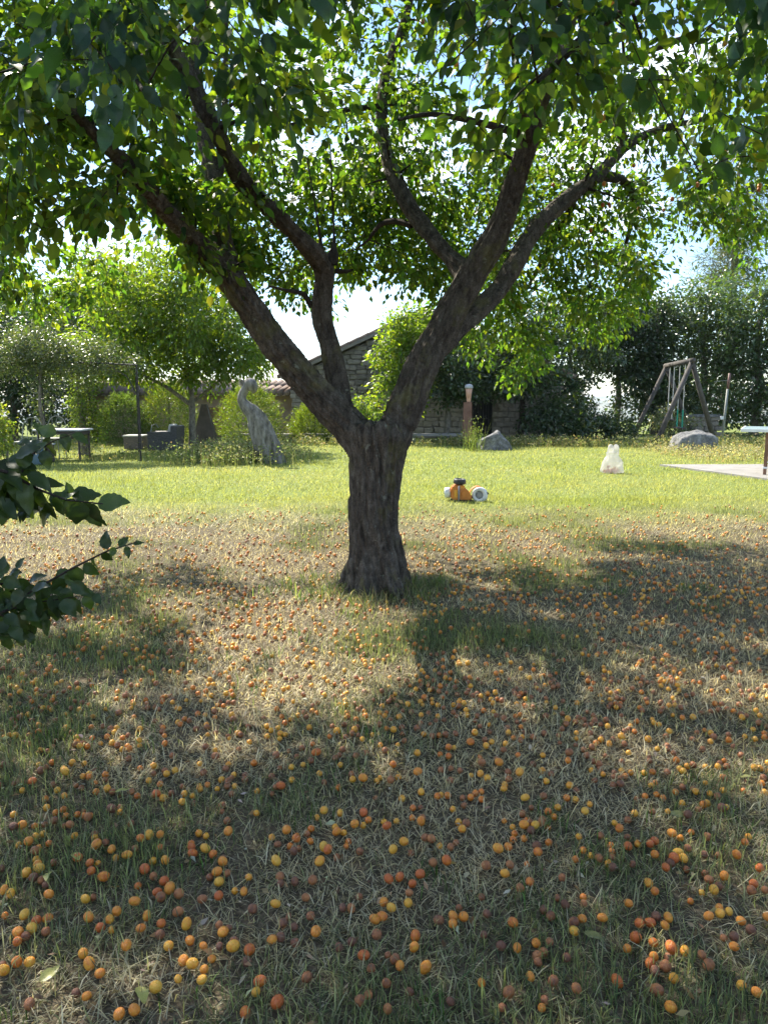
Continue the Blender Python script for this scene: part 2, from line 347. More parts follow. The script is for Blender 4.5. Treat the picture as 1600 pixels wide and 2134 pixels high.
# ------------------------------------------------------------------ ground: lawn, drop behind the garden, far hills
def gz_np(x, y):
    z = (fbm(x * 0.9 + 40, y * 0.9 + 40, 3) - 0.5) * 0.05 * np.clip((9 - np.abs(y - 5)) / 4, 0.25, 1)
    r = np.hypot(x, np.maximum(y, 0))
    k = np.clip((r - 40) / 500, 0, 1); z = z - 190 * k * k * (3 - 2 * k)
    hill = np.clip((r - 1500) / 2200, 0, 1); hill = hill * hill * (3 - 2 * hill)
    ang = np.arctan2(x, np.maximum(y, 1e-3))
    ridge = 150 + 62 * fbm(ang * 9 + 5, r * 0.0004 + 2, 9)
    return z + hill * ridge
def build_ground():
    xs = np.unique(np.concatenate([np.linspace(-14, 14, 95), np.array([-s * (14 + 3000 * (i / 26) ** 2.6) for i in range(1, 40) for s in (1, -1)])]))
    ys = np.unique(np.concatenate([np.linspace(-6, 24, 101), np.array([24 + 5200 * (i / 60) ** 2.6 for i in range(1, 61)]), np.array([-6 - 4000 * (i / 14) ** 2.6 for i in range(1, 15)])]))
    X, Y = np.meshgrid(xs, ys); Z = gz_np(X, Y); Z = np.where(Y < -20, np.minimum(Z, 0), Z)
    V = np.stack([X, Y, Z], -1).reshape(-1, 3); nx = len(xs); ny = len(ys)
    i = (np.arange(ny - 1)[:, None] * nx + np.arange(nx - 1)[None]).ravel()
    F = np.stack([i, i + 1, i + nx + 1, i + nx], -1)
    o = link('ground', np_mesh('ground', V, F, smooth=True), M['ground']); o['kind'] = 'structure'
build_ground()
def gz(x, y): return float(gz_np(np.array([x]), np.array([y]))[0])

# concrete slab under the games table
def build_slab():
    pts = [(5.25, 14.65), (14, 14.9), (14, 8.0), (7.05, 8.0), (6.05, 12.0)]
    n = len(pts); v = [(x, y, 0.035) for x, y in pts] + [(x, y, -0.15) for x, y in pts]
    f = [tuple(range(n))[::-1]] + [((i + 1) % n, i, i + n, (i + 1) % n + n) for i in range(n)]
    o = MB().add(v, f).build('pavement', M['slab']); o['kind'] = 'structure'
build_slab()

# ------------------------------------------------------------------ leaves in bulk
LEAF6 = (np.array([[0, 0, 0], [.5, 0, -.05], [1, 0, -.16], [.22, .24, .03], [.62, .25, .0], [.22, -.24, .03], [.62, -.25, .0]], float),
         np.array([[0, 1, 3], [1, 4, 3], [1, 2, 4], [0, 5, 1], [1, 5, 6], [1, 6, 2]]))
LEAF4 = (np.array([[0, 0, 0], [.5, 0, -.06], [1, 0, -.14], [.45, .27, .03], [.45, -.27, .03]], float), np.array([[0, 1, 3], [1, 2, 3], [0, 4, 1], [1, 4, 2]]))
LEAF2 = (np.array([[0, 0, 0], [.5, .27, .04], [1, 0, -.05], [.5, -.27, .04]], float), np.array([[0, 2, 1], [0, 3, 2]]))
def unit(a): return a / np.maximum(np.linalg.norm(a, axis=-1, keepdims=True), 1e-9)
def leaves_mesh(name, P, D, N, L, tint, tpl, wid=1.0):
    """P base, D direction, N rough normal, L length, tint rgb per leaf"""
    tv, tf = tpl; D = unit(D); wid = (np.asarray(wid) * RNG.uniform(.78, 1.22, len(P)))[:, None, None]; cz = RNG.uniform(-.3, 2.4, len(P))[:, None, None]; B = unit(np.cross(N, D)); Nn = np.cross(D, B)
    k = len(tv); n = len(P)
    V = P[:, None] + L[:, None, None] * (tv[None, :, 0:1] * D[:, None] + tv[None, :, 1:2] * wid * B[:, None] + tv[None, :, 2:3] * cz * Nn[:, None])
    F = (np.arange(n)[:, None, None] * k + tf[None]).reshape(-1, 3)
    return np_mesh(name, V.reshape(-1, 3), F, np.repeat(tint, k, axis=0))
def rdir(n, zscale=1.0):
    v = RNG.normal(size=(n, 3)); v[:, 2] *= zscale; return unit(v)

def curve_pts(pts, step=0.08):
    """Catmull-Rom resample of [(Vector, radius)]"""
    P = [np.array([*p, r]) for p, r in pts]; out = []
    for i in range(len(P) - 1):
        p0 = P[max(i - 1, 0)]; p1 = P[i]; p2 = P[i + 1]; p3 = P[min(i + 2, len(P) - 1)]
        n = max(2, int(np.linalg.norm(p2[:3] - p1[:3]) / step))
        for t in np.arange(n) / n:
            out.append(0.5 * ((2 * p1) + (-p0 + p2) * t + (2 * p0 - 5 * p1 + 4 * p2 - p3) * t * t + (-p0 + 3 * p1 - 3 * p2 + p3) * t ** 3))
    out.append(P[-1]); return np.array(out)

def grow(skel, clusters, sag=0.12, taper=0.6):
    """connect every cluster centre to the nearest wood; returns list of twig paths (k,4) and skeleton"""
    nodes = skel.copy(); order = np.argsort([np.min(np.linalg.norm(skel[:, :3] - c, axis=1)) for c in clusters]); paths = [None] * len(clusters)
    for ci in order:
        c = clusters[ci]; d = np.linalg.norm(nodes[:, :3] - c, axis=1)
        pen = d + 0.5 * np.maximum(0, nodes[:, 2] - c[2]) * 0.3
        j = int(np.argmin(pen)); a = nodes[j, :3]; ln = d[j]
        r0 = min(nodes[j, 3] * taper, 0.010 + 0.013 * ln)
        k = max(3, int(ln / 0.12)); t = np.linspace(0, 1, k)[:, None]
        mid = (a + c) / 2 + np.array([0, 0, sag * ln]) + RNG.normal(size=3) * 0.07 * ln
        pth = (1 - t) ** 2 * a + 2 * t * (1 - t) * mid + t * t * c
        rad = r0 * (1 - t) + 0.0028 * t
        q = np.hstack([pth, rad]); paths[ci] = q; nodes = np.vstack([nodes, q[1:]])
    return paths

def twig_mesh(name, paths, n=5):
    Vs, Fs = [], []; b = 0
    ang = np.linspace(0, 2 * np.pi, n, endpoint=False)
    for q in paths:
        T = unit(np.gradient(q[:, :3], axis=0)); a = np.array([0.3, 0.2, 0.93]) if abs(T[0, 2]) < 0.8 else np.array([1., 0, 0])
        u = unit(np.cross(T, a)); w = np.cross(T, u)
        ring = q[:, None, :3] + q[:, None, 3:4] * (np.cos(ang)[None, :, None] * u[:, None] + np.sin(ang)[None, :, None] * w[:, None])
        m = len(q); Vs.append(ring.reshape(-1, 3))
        i = (np.arange(m - 1)[:, None] * n); k = np.arange(n)[None]; k2 = (k + 1) % n
        Fs.append((b + np.stack([i + k, i + k2, i + n + k2, i + n + k], -1)).reshape(-1, 4)); b += m * n
    return np_mesh(name, np.vstack(Vs), np.vstack(Fs), smooth=True)

# ------------------------------------------------------------------ the plum tree
TB = gnd(785, 1222)                       # base of trunk
TREE = empty('plum_tree', TB, 'large spreading plum tree with forked furrowed trunk standing among fallen fruit', 'tree')
Y0 = TB.y
def w(px, r): return r * Y0 / FPX
def limb(L):
    return curve_pts([(at(x, y, Y), hw * Y / FPX) for x, y, Y, hw in L], 0.06)
D0 = Y0
LIMBS = [
    [(786, 1250, D0, 80), (785, 1212, D0, 70), (782, 1170, D0, 59), (778, 1100, D0, 54), (780, 1020, D0, 54), (785, 950, D0, 60), (788, 905, D0, 74), (790, 880, D0, 62)],
    [(770, 960, D0, 50), (728, 892, D0, 52), (668, 828, D0 - .03, 50), (610, 765, D0 - .1, 46), (548, 680, D0 - .2, 44), (500, 612, D0 - .3, 42), (455, 555, D0 - .4, 36), (400, 495, D0 - .6, 32), (340, 432, D0 - .9, 29), (270, 350, D0 - 1.2, 24), (190, 270, D0 - 1.4, 18), (110, 180, D0 - 1.5, 12)],
    [(500, 612, D0 - .3, 34), (474, 535, D0 - .2, 31), (458, 450, D0 - .05, 28), (440, 360, D0 + .15, 26), (420, 250, D0 + .4, 23), (408, 120, D0 + .7, 20), (430, 0, D0 + 1., 16), (450, -150, D0 + 1.2, 11)],
    [(770, 930, D0, 44), (722, 868, D0 + .06, 37), (703, 800, D0 + .12, 34), (688, 720, D0 + .14, 32), (668, 650, D0 + .15, 31), (678, 585, D0 + .13, 32), (668, 545, D0 + .05, 32), (625, 498, D0 - .1, 29), (560, 432, D0 - .3, 28), (498, 365, D0 - .5, 27), (450, 270, D0 - .7, 26), (402, 180, D0 - .8, 27), (345, 80, D0 - .9, 24), (290, -20, D0 - 1., 20), (230, -160, D0 - 1.1, 13)],
    [(800, 930, D0, 52), (845, 850, D0 + .02, 52), (880, 760, D0 + .06, 48), (925, 680, D0 + .1, 46), (968, 600, D0 + .12, 44), (1012, 530, D0 + .1, 40), (1048, 455, D0 + .05, 36), (1078, 365, D0 - .05, 33), (1108, 270, D0 - .2, 28), (1135, 180, D0 - .4, 25), (1170, 80, D0 - .5, 24), (1195, -20, D0 - .6, 22), (1225, -180, D0 - .7, 14)],
    [(905, 735, D0 + .12, 34), (965, 672, D0 + .3, 32), (1030, 615, D0 + .5, 30), (1075, 545, D0 + .7, 29), (1115, 475, D0 + .9, 27), (1180, 415, D0 + 1.2, 24), (1245, 365, D0 + 1.5, 20), (1310, 300, D0 + 1.7, 15), (1400, 262, D0 + 1.8, 10), (1540, 240, D0 + 1.8, 7)],
    [(985, 590, D0 + .14, 32), (945, 545, D0 + .3, 28), (900, 492, D0 + .5, 26), (850, 425, D0 + .7, 24), (812, 340, D0 + .9, 21), (795, 240, D0 + 1.1, 18), (808, 140, D0 + 1.3, 15), (845, 40, D0 + 1.5, 12), (870, -80, D0 + 1.7, 9)],
    [(1300, 305, D0 + 1.65, 15), (1278, 225, D0 + 1.6, 15), (1245, 155, D0 + 1.5, 14), (1300, 125, D0 + 1.4, 12), (1370, 100, D0 + 1.3, 9), (1470, 60, D0 + 1.2, 7)],
    [(455, 400, D0 + .1, 12), (468, 260, D0 + .3, 11), (470, 120, D0 + .5, 10), (474, -40, D0 + .8, 8)],
    [(425, 235, D0 - .7, 18), (405, 150, D0 - .5, 17), (415, 60, D0 - .2, 15), (440, -60, D0, 11)],
]
THIN = [
    [(648, 640, D0 + .15, 6), (632, 612, D0 + .1, 6), (600, 606, D0, 3.5), (560, 596, D0 - .1, 2.5)],
    [(858, 470, D0 + .7, 7), (822, 460, D0 + .8, 6), (790, 470, D0 + .85, 5), (768, 500, D0 + .9, 3), (740, 520, D0 + 1, 2)],
    [(690, 550, D0 + .1, 14), (694, 528, D0 + .1, 12), (696, 500, D0 + .12, 3), (692, 400, D0 + .15, 2), (688, 300, D0 + .2, 1.5)],
    [(700, 565, D0 + .1, 6), (722, 566, D0 + .05, 4), (735, 562, D0, 2)],
    [(672, 530, D0 + .1, 5), (660, 450, D0 + .12, 2), (640, 330, D0 + .15, 1.5)],
    [(800, 220, D0 + 1.1, 6), (700, 232, D0 + .9, 5), (600, 262, D0 + .7, 4), (520, 272, D0 + .5, 2.5)],
    [(1105, 285, D0 - .2, 9), (1000, 255, D0 - .5, 7), (900, 238, D0 - .8, 5), (830, 250, D0 - 1., 3)],
    [(372, 250, D0 - .8, 8), (330, 205, D0 - .9, 6), (260, 170, D0 - 1., 4), (150, 120, D0 - 1.1, 3)],
    [(1155, 130, D0 - .5, 12), (1240, 60, D0 - .9, 9), (1330, 0, D0 - 1.2, 7), (1420, -60, D0 - 1.5, 5)],
    [(1100, 290, D0 - .2, 10), (1080, 170, D0 - .8, 8), (1060, 40, D0 - 1.5, 6), (1040, -120, D0 - 2.0, 4)],
    [(350, 90, D0 - .9, 14), (300, 120, D0 - 1.5, 9), (280, 150, D0 - 2.0, 6), (300, 190, D0 - 2.5, 4)],
    [(1170, 80, D0 - .5, 14), (1180, 100, D0 - 1.2, 10), (1160, 130, D0 - 1.9, 7), (1120, 170, D0 - 2.4, 4)],
    [(1245, 365, D0 + 1.5, 12), (1300, 380, D0 + 2.0, 9), (1320, 430, D0 + 2.5, 6), (1300, 520, D0 + 2.9, 4)],
    [(1180, 415, D0 + 1.2, 12), (1190, 430, D0 + 1.8, 8), (1150, 500, D0 + 2.4, 6), (1100, 600, D0 + 2.9, 4)],
]
limbs = [limb([(x, y, Y, hw * (0.95 if i == 0 else 0.67)) for x, y, Y, hw in L]) for i, L in enumerate(LIMBS)]
mb = MB()
for q in limbs: mb.tube([Vector(p[:3]) for p in q], [max(p[3], 0.012) for p in q], 14)
# root flare
for k, a in enumerate((-155, -110, -60, -20, 25, 70, 120, 165)):
    d = Vector((math.cos(R(a)), math.sin(R(a)), 0)); ln = 0.17 + 0.05 * (k % 3)
    p0 = TB + Vector((0, 0, .36)) + d * .10
    mb.tube([p0, TB + d * .15 + Vector((0, 0, .15)), TB + d * ln + Vector((0, 0, .0)), TB + d * (ln + .15) + Vector((0, 0, -.10))], [.06, .068, .05, .03], 10)
tmp = mb.build('tmp', M['bark'])
md = tmp.modifiers.new('r', 'REMESH'); md.mode = 'VOXEL'; md.voxel_size = 0.0115
md = tmp.modifiers.new('s', 'SMOOTH'); md.iterations = 10; md.factor = 0.5
dg = bpy.context.evaluated_depsgraph_get()
tme = bpy.data.meshes.new_from_object(tmp.evaluated_get(dg)); bpy.data.objects.remove(tmp)
def bark_relief(me, sk, amp=1.0):
    n = len(me.vertices); V = np.empty(n * 3, np.float32); me.vertices.foreach_get('co', V); V = V.reshape(-1, 3).astype(float)
    Nn = np.empty(n * 3, np.float32); me.vertex_normals.foreach_get('vector', Nn); Nn = Nn.reshape(-1, 3)
    S = np.vstack(sk); Tn = np.vstack([unit(np.gradient(q[:, :3], axis=0)) for q in sk])
    arc = np.concatenate([np.cumsum(np.r_[0, np.linalg.norm(np.diff(q[:, :3], axis=0), axis=1)]) + 7.3 * i for i, q in enumerate(sk)])
    idx = np.empty(n, int)
    for i in range(0, n, 4000):
        d = ((V[i:i + 4000, None] - S[None, :, :3]) ** 2).sum(-1) - (S[None, :, 3] ** 2); idx[i:i + 4000] = np.argmin(d, 1)
    T = Tn[idx]; rel = V - S[idx, :3]; s = arc[idx] + (rel * T).sum(1); rad = S[idx, 3]
    pr = rel - (rel * T).sum(1)[:, None] * T; a0 = unit(np.cross(T, np.array([0.21, 0.97, 0.1]))); b0 = np.cross(T, a0)
    th = np.arctan2((pr * b0).sum(1), (pr * a0).sum(1))
    cx, cyy = np.cos(th + s * 0.5), np.sin(th + s * 0.5)
    out = np.empty(n)
    for i in range(n):
        k = min(1.0, rad[i] / 0.14)
        f = 1.7 + 2.3 * k
        r1 = min(1.0, abs(mnoise.noise((cx[i] * f, cyy[i] * f, s[i] * 1.9))) * 3.4)
        r2 = min(1.0, abs(mnoise.noise((cx[i] * f * 2.3 + 9, cyy[i] * f * 2.3, s[i] * 5.5))) * 3.0)
        r3 = mnoise.noise((V[i, 0] * 55, V[i, 1] * 55, V[i, 2] * 40))
        big = mnoise.noise((V[i, 0] * 6, V[i, 1] * 6, V[i, 2] * 5))
        out[i] = (0.026 * r1 - 0.026 + 0.012 * r2 * (0.4 + 0.6 * k) + 0.003 * r3) * (0.3 + 0.75 * k) + 0.016 * big * (0.5 + 0.5 * k)
    V += Nn * (out * amp)[:, None]
    me.vertices.foreach_set('co', V.astype(np.float32).ravel()); me.update()
bark_relief(tme, limbs)
tme.polygons.foreach_set('use_smooth', [True] * len(tme.polygons))
tme.materials.clear()
TRUNK = link('trunk', tme, M['bark'], TREE)

thin = [limb(L) for L in THIN]
skel = np.vstack([q[len(q) // 4:] for q in limbs[1:]] + thin)

# canopy volume: foliage round the limb ends; unseen overhead part added to shade foreground
ELL = [((0.0, 4.9, 4.3), (3.3, 2.6, 1.7), 460), ((-0.1, 2.8, 2.7), (2.5, 1.0, .75), 145), ((2.1, 7.6, 2.6), (2.0, 1.3, 1.5), 340),
       ((-3.1, 6.0, 2.5), (1.5, 1.2, 1.1), 200), ((-.4, 7.0, 3.0), (2.6, 1.1, 1.5), 300), ((2.5, 4.1, 3.1), (1.4, 1.7, .9), 115), ((-1.75, 4.1, 2.55), (1.1, .9, .85), 120), ((-0.5, 4.7, 5.0), (3.3, 2.5, 1.3), 390), ((-3.4, 5.3, 4.2), (1.7, 2.2, 1.2), 125), ((2.6, 5.6, 3.9), (1.7, 1.8, 1.2), 130), ((-.7, 7.3, 2.75), (1.6, .9, .8), 120), ((-2.9, 6.9, 2.5), (1.0, .8, .7), 90), ((-1.3, 4.75, 2.4), (.65, .4, .45), 34), ((-1.1, 7.4, 2.4), (1.0, .7, .45), 70)]
BX = [-400, 0, 220, 250, 330, 420, 520, 590, 700, 830, 880, 930, 960, 1100, 1200, 1300, 1370, 1400, 1480, 1520, 1600, 2000]
BY = [640, 670, 660, 540, 500, 570, 605, 618, 632, 645, 655, 730, 790, 800, 750, 700, 590, 500, 470, 560, 590, 600]
BXn = [-400, 0, 150, 250, 420, 520, 600, 900, 1000, 1300, 1500, 1600, 2000]
BYn = [500, 500, 510, 440, 400, 330, 290, 300, 320, 330, 420, 520, 540]
LIT = [  # sunlit ground seen in the photograph (pixels): few leaves stand between it and the sun
    [(-300, 930), (1900, 930), (1900, 1120), (1230, 1115), (1180, 1190), (900, 1200), (700, 1230), (300, 1330), (-300, 1290)],
    [(260, 1230), (720, 1230), (860, 1300), (870, 1460), (800, 1530), (600, 1480), (440, 1410)],
    [(420, 1420), (620, 1450), (600, 1640), (440, 1630)], [(670, 1470), (820, 1470), (820, 1620), (670, 1590)],
    [(985, 1595), (1060, 1600), (1050, 1660), (990, 1650)], [(1310, 1560), (1370, 1570), (1390, 1680), (1330, 1670)], [(1520, 1620), (1600, 1630), (1600, 1670), (1530, 1660)], [(1240, 1330), (1275, 1330), (1270, 1360), (1240, 1350)],
    [(850, 1180), (1250, 1120), (1230, 1230), (1000, 1240)], [(-100, 1280), (430, 1290), (430, 1440), (180, 1480), (-100, 1400)]]
def inpoly(x, y, poly):
    r = np.zeros(len(x), bool); j = len(poly) - 1
    for i in range(len(poly)):
        xi, yi = poly[i]; xj, yj = poly[j]
        r ^= ((yi > y) != (yj > y)) & (x < (xj - xi) * (y - yi) / (yj - yi + 1e-9) + xi); j = i
    return r
def canopy():
    out = []
    for ei, (c, r, n) in enumerate(ELL):
        v = unit(RNG.normal(size=(n * 3, 3))) * (RNG.random((n * 3, 1)) ** 0.42); p = np.array(c) + v * np.array(r)
        px, py, f = proj(p)
        ok = py < np.where(f < 4.2, np.interp(px, BXn, BYn), np.interp(px, BX, BY)) + RNG.normal(size=len(p)) * 14
        ok &= np.linalg.norm(p - np.array([0, 0, CAM_H]), axis=1) > 1.75
        s = p - np.array(SUN_DIR) * (p[:, 2:3] / SUN_DIR.z); sx, sy, sf = proj(s)
        for pi, poly in enumerate(LIT):
            ok &= ~(inpoly(sx, sy, poly) & (sf > 0.4)) | (RNG.random(len(p)) < ((0.35 if ei in (2, 3, 4, 10, 11, 13) else 0.05) if pi == 0 else 0.5 if (pi == 8 and ei == 13) else 0.3 if pi == 9 else 0.03))
        for q in limbs[1:]:                       # the tree is open along its main limbs
            lx, ly, lf = proj(q[:, :3]); dd = np.hypot(px[:, None] - lx[None], py[:, None] - ly[None]); j = dd.argmin(1)
            ok &= ~((dd[np.arange(len(p)), j] < 40) & (f < lf[j] + .1) & (RNG.random(len(p)) < .65))
        p = p[ok][:n]; out.append(p)
    return np.vstack(out)
CL = canopy()
paths = grow(skel, CL)
TW = link('branches', twig_mesh('branches', thin + paths), M['bark_twig'], TREE); TW['kind'] = 'stuff'

def shoot_leaves(paths, per, spread, droop, Lm, Ls):
    P, D, N = [], [], []
    for q in paths:
        n = RNG.poisson(per); k = len(q)
        ln = np.linalg.norm(q[-1, :3] - q[0, :3]); t0 = max(0.0, 1 - 0.55 / max(ln, .2))
        t = t0 + (1 - t0) * RNG.random(n) ** 0.8
        i = np.clip((t * (k - 1)).astype(int), 0, k - 2); fr = t * (k - 1) - i
        base = q[i, :3] * (1 - fr[:, None]) + q[i + 1, :3] * fr[:, None]
        off = rdir(n, 0.8) * (spread * RNG.random((n, 1)) ** 0.6)
        ax = unit(q[-1, :3] - q[max(0, k - 4), :3])
        P.append(base + off); D.append(unit(off / spread * 0.9 + 0.5 * ax + rdir(n) * 0.55 + np.array([0, 0, -droop]))); N.append(unit(rdir(n) * 0.75 + np.array([0, 0, 0.9])))
    P, D, N = map(np.vstack, (P, D, N)); L = np.clip(RNG.normal(Lm, Ls, len(P)), Lm * 0.5, Lm * 1.6)
    return P, D, N, L
def tints(n, cols, jit=0.2):
    c = np.array(cols); k = RNG.integers(0, len(c), n); t = c[k] * (1 + jit * RNG.normal(size=(n, 1))); t = t * (1 + 0.08 * RNG.normal(size=(n, 3))); return np.clip(t, 0.005, 1)
P, D, N, L = shoot_leaves(paths, 42, 0.18, 0.55, 0.060, 0.014)
# outliers straggling below the boundary are pruned, then the 300 that show largest become leaves of their own
px, py, f = proj(P)
inside = (px > -60) & (px < 1660) & (py > -60) & (py < 2134)
size = np.where(inside, L / np.maximum(f, .1), 0)
keep = f > 1.35
P, D, N, L, size = P[keep], D[keep], N[keep], L[keep], size[keep]
big = np.argsort(-size)[:300]; rest = np.setdiff1d(np.arange(len(P)), big)
cols = [(0.030, 0.068, 0.028), (0.035, 0.076, 0.027), (0.026, 0.062, 0.028), (0.046, 0.086, 0.024), (0.058, 0.094, 0.024)]
def merge_tri(name, meshes):
    Vs, Fs, Cs = [], [], []; b0 = 0
    for me in meshes:
        n = len(me.vertices); v = np.empty(n * 3, np.float32); me.vertices.foreach_get('co', v); f = np.empty(len(me.loops), np.int32); me.loops.foreach_get('vertex_index', f)
        c = np.empty(n * 4, np.float32); me.color_attributes['tint'].data.foreach_get('color', c)
        Vs.append(v.reshape(-1, 3)); Fs.append(f.reshape(-1, 3) + b0); Cs.append(c.reshape(-1, 4)[:, :3]); b0 += n; bpy.data.meshes.remove(me)
    return np_mesh(name, np.vstack(Vs), np.vstack(Fs), np.vstack(Cs))
rf = f[keep][rest]; rin = inside[keep][rest]; r6, r4, r2 = rest[rin & (rf < 5.2)], rest[rin & (rf >= 5.2)], rest[~rin]
CROWN = link('crown', merge_tri('crown', [leaves_mesh('c', P[r_], D[r_], N[r_], L[r_], tints(len(r_), cols, .25), tp_, 1.12) for r_, tp_ in ((r6, LEAF6), (r4, LEAF4), (r2, LEAF2))]), M['leaf'], TREE); CROWN['kind'] = 'stuff'

def leaf_mesh(name, seed, wid=0.30, serr=0.012, curl=0.2, fold=0.25, n=9):
    """one leaf, length 1 along +x, midrib at y=0, toothed rim, curled"""
    rr = random.Random(seed); v = []; f = []
    for i in range(n + 1):
        t = i / n; wv = wid * (math.sin(math.pi * min(1, t * 1.02) ** 0.82) ** 0.8 if 0 < t < 1 else 0) * (1 - 0.25 * t)
        z = -curl * t * t + 0.03 * math.sin(t * 9 + seed)
        te = serr * (1 if i % 2 else -1)
        for s in (-1, -0.5, 0, 0.5, 1):
            y = s * (wv + (te if abs(s) == 1 and 0 < i < n else 0)); v.append((t, y, z + fold * abs(y) + 0.02 * rr.uniform(-1, 1) * (abs(s) == 1)))
    for i in range(n):
        for k in range(4): a = i * 5 + k; f.append((a, a + 5, a + 6, a + 1))
    m = MB().add(v, f)
    # petiole
    m.tube([(-0.28, 0, 0.06), (-0.1, 0, 0.02), (0.05, 0, 0)], [0.012, 0.012, 0.008], 4)
    return m.mesh(name, True)
LM = [leaf_mesh('leaf', i, 0.31 + 0.03 * (i % 3), curl=0.12 + 0.07 * (i % 4), fold=0.15 + 0.1 * (i % 3), n=8) for i in range(5)]
for m_ in LM: m_.materials.append(M['leaf_one'])
def place_leaf(me, p, d, n, ln, parent):
    d = Vector(d).normalized(); b = Vector(n).cross(d).normalized(); nn = d.cross(b)
    Mx = Matrix((d, b, nn)).transposed().to_4x4() @ Matrix.Diagonal((ln, ln, ln, 1)); Mx.translation = Vector(p)
    o = bpy.data.objects.new('leaf', me); COL.objects.link(o); o.parent = parent
    o.matrix_basis = (parent.matrix_basis.inverted() if parent.parent is None else Matrix()) @ Mx
    return o
for i in big: place_leaf(LM[i % 5], P[i], D[i], N[i], L[i] * 1.05, TREE)

# ------------------------------------------------------------------ plums
def plum_mesh(name, seg, rings, seed, ov=1.1, dent=0.06):
    rr = random.Random(seed); v = []; f = []
    for i in range(1, rings):
        a = math.pi * i / rings
        for k in range(seg):
            q = 2 * math.pi * k / seg
            s = 1 - dent * math.exp(-((q - 1.2) ** 2) * 6)
            v.append((math.sin(a) * math.cos(q) * s, math.sin(a) * math.sin(q) * s, math.cos(a) * ov))
    b = len(v); v += [(0, 0, ov * 0.93), (0, 0, -ov * 0.98)]
    for i in range(rings - 2):
        for k in range(seg): f.append((i * seg + k, (i + 1) * seg + k, (i + 1) * seg + (k + 1) % seg, i * seg + (k + 1) % seg))
    for k in range(seg):
        f.append((b, k, (k + 1) % seg)); f.append((b + 1, (rings - 2) * seg + (k + 1) % seg, (rings - 2) * seg + k))
    return MB().add(v, f).mesh(name, True)
PM = {}
for key in 'yob': PM[key] = []
for key in 'yob':
    for s in range(2):
        m_ = plum_mesh('plum', 14, 9, s, 1.04 + 0.12 * s, 0.05 if key != 'b' else 0.12); m_.materials.append(M['plum_' + key]); PM[key].append(m_)
PL = {'y': 'golden yellow plum in shaded grass, %s third, %s of the photo', 'o': 'orange plum in the shaded grass, %s third, %s of the photo', 'b': 'russet brown overripe plum in grass, %s third, %s of the photo'}
PG = {'y': 'golden fallen plums', 'o': 'orange fallen plums', 'b': 'russet overripe fallen plums'}
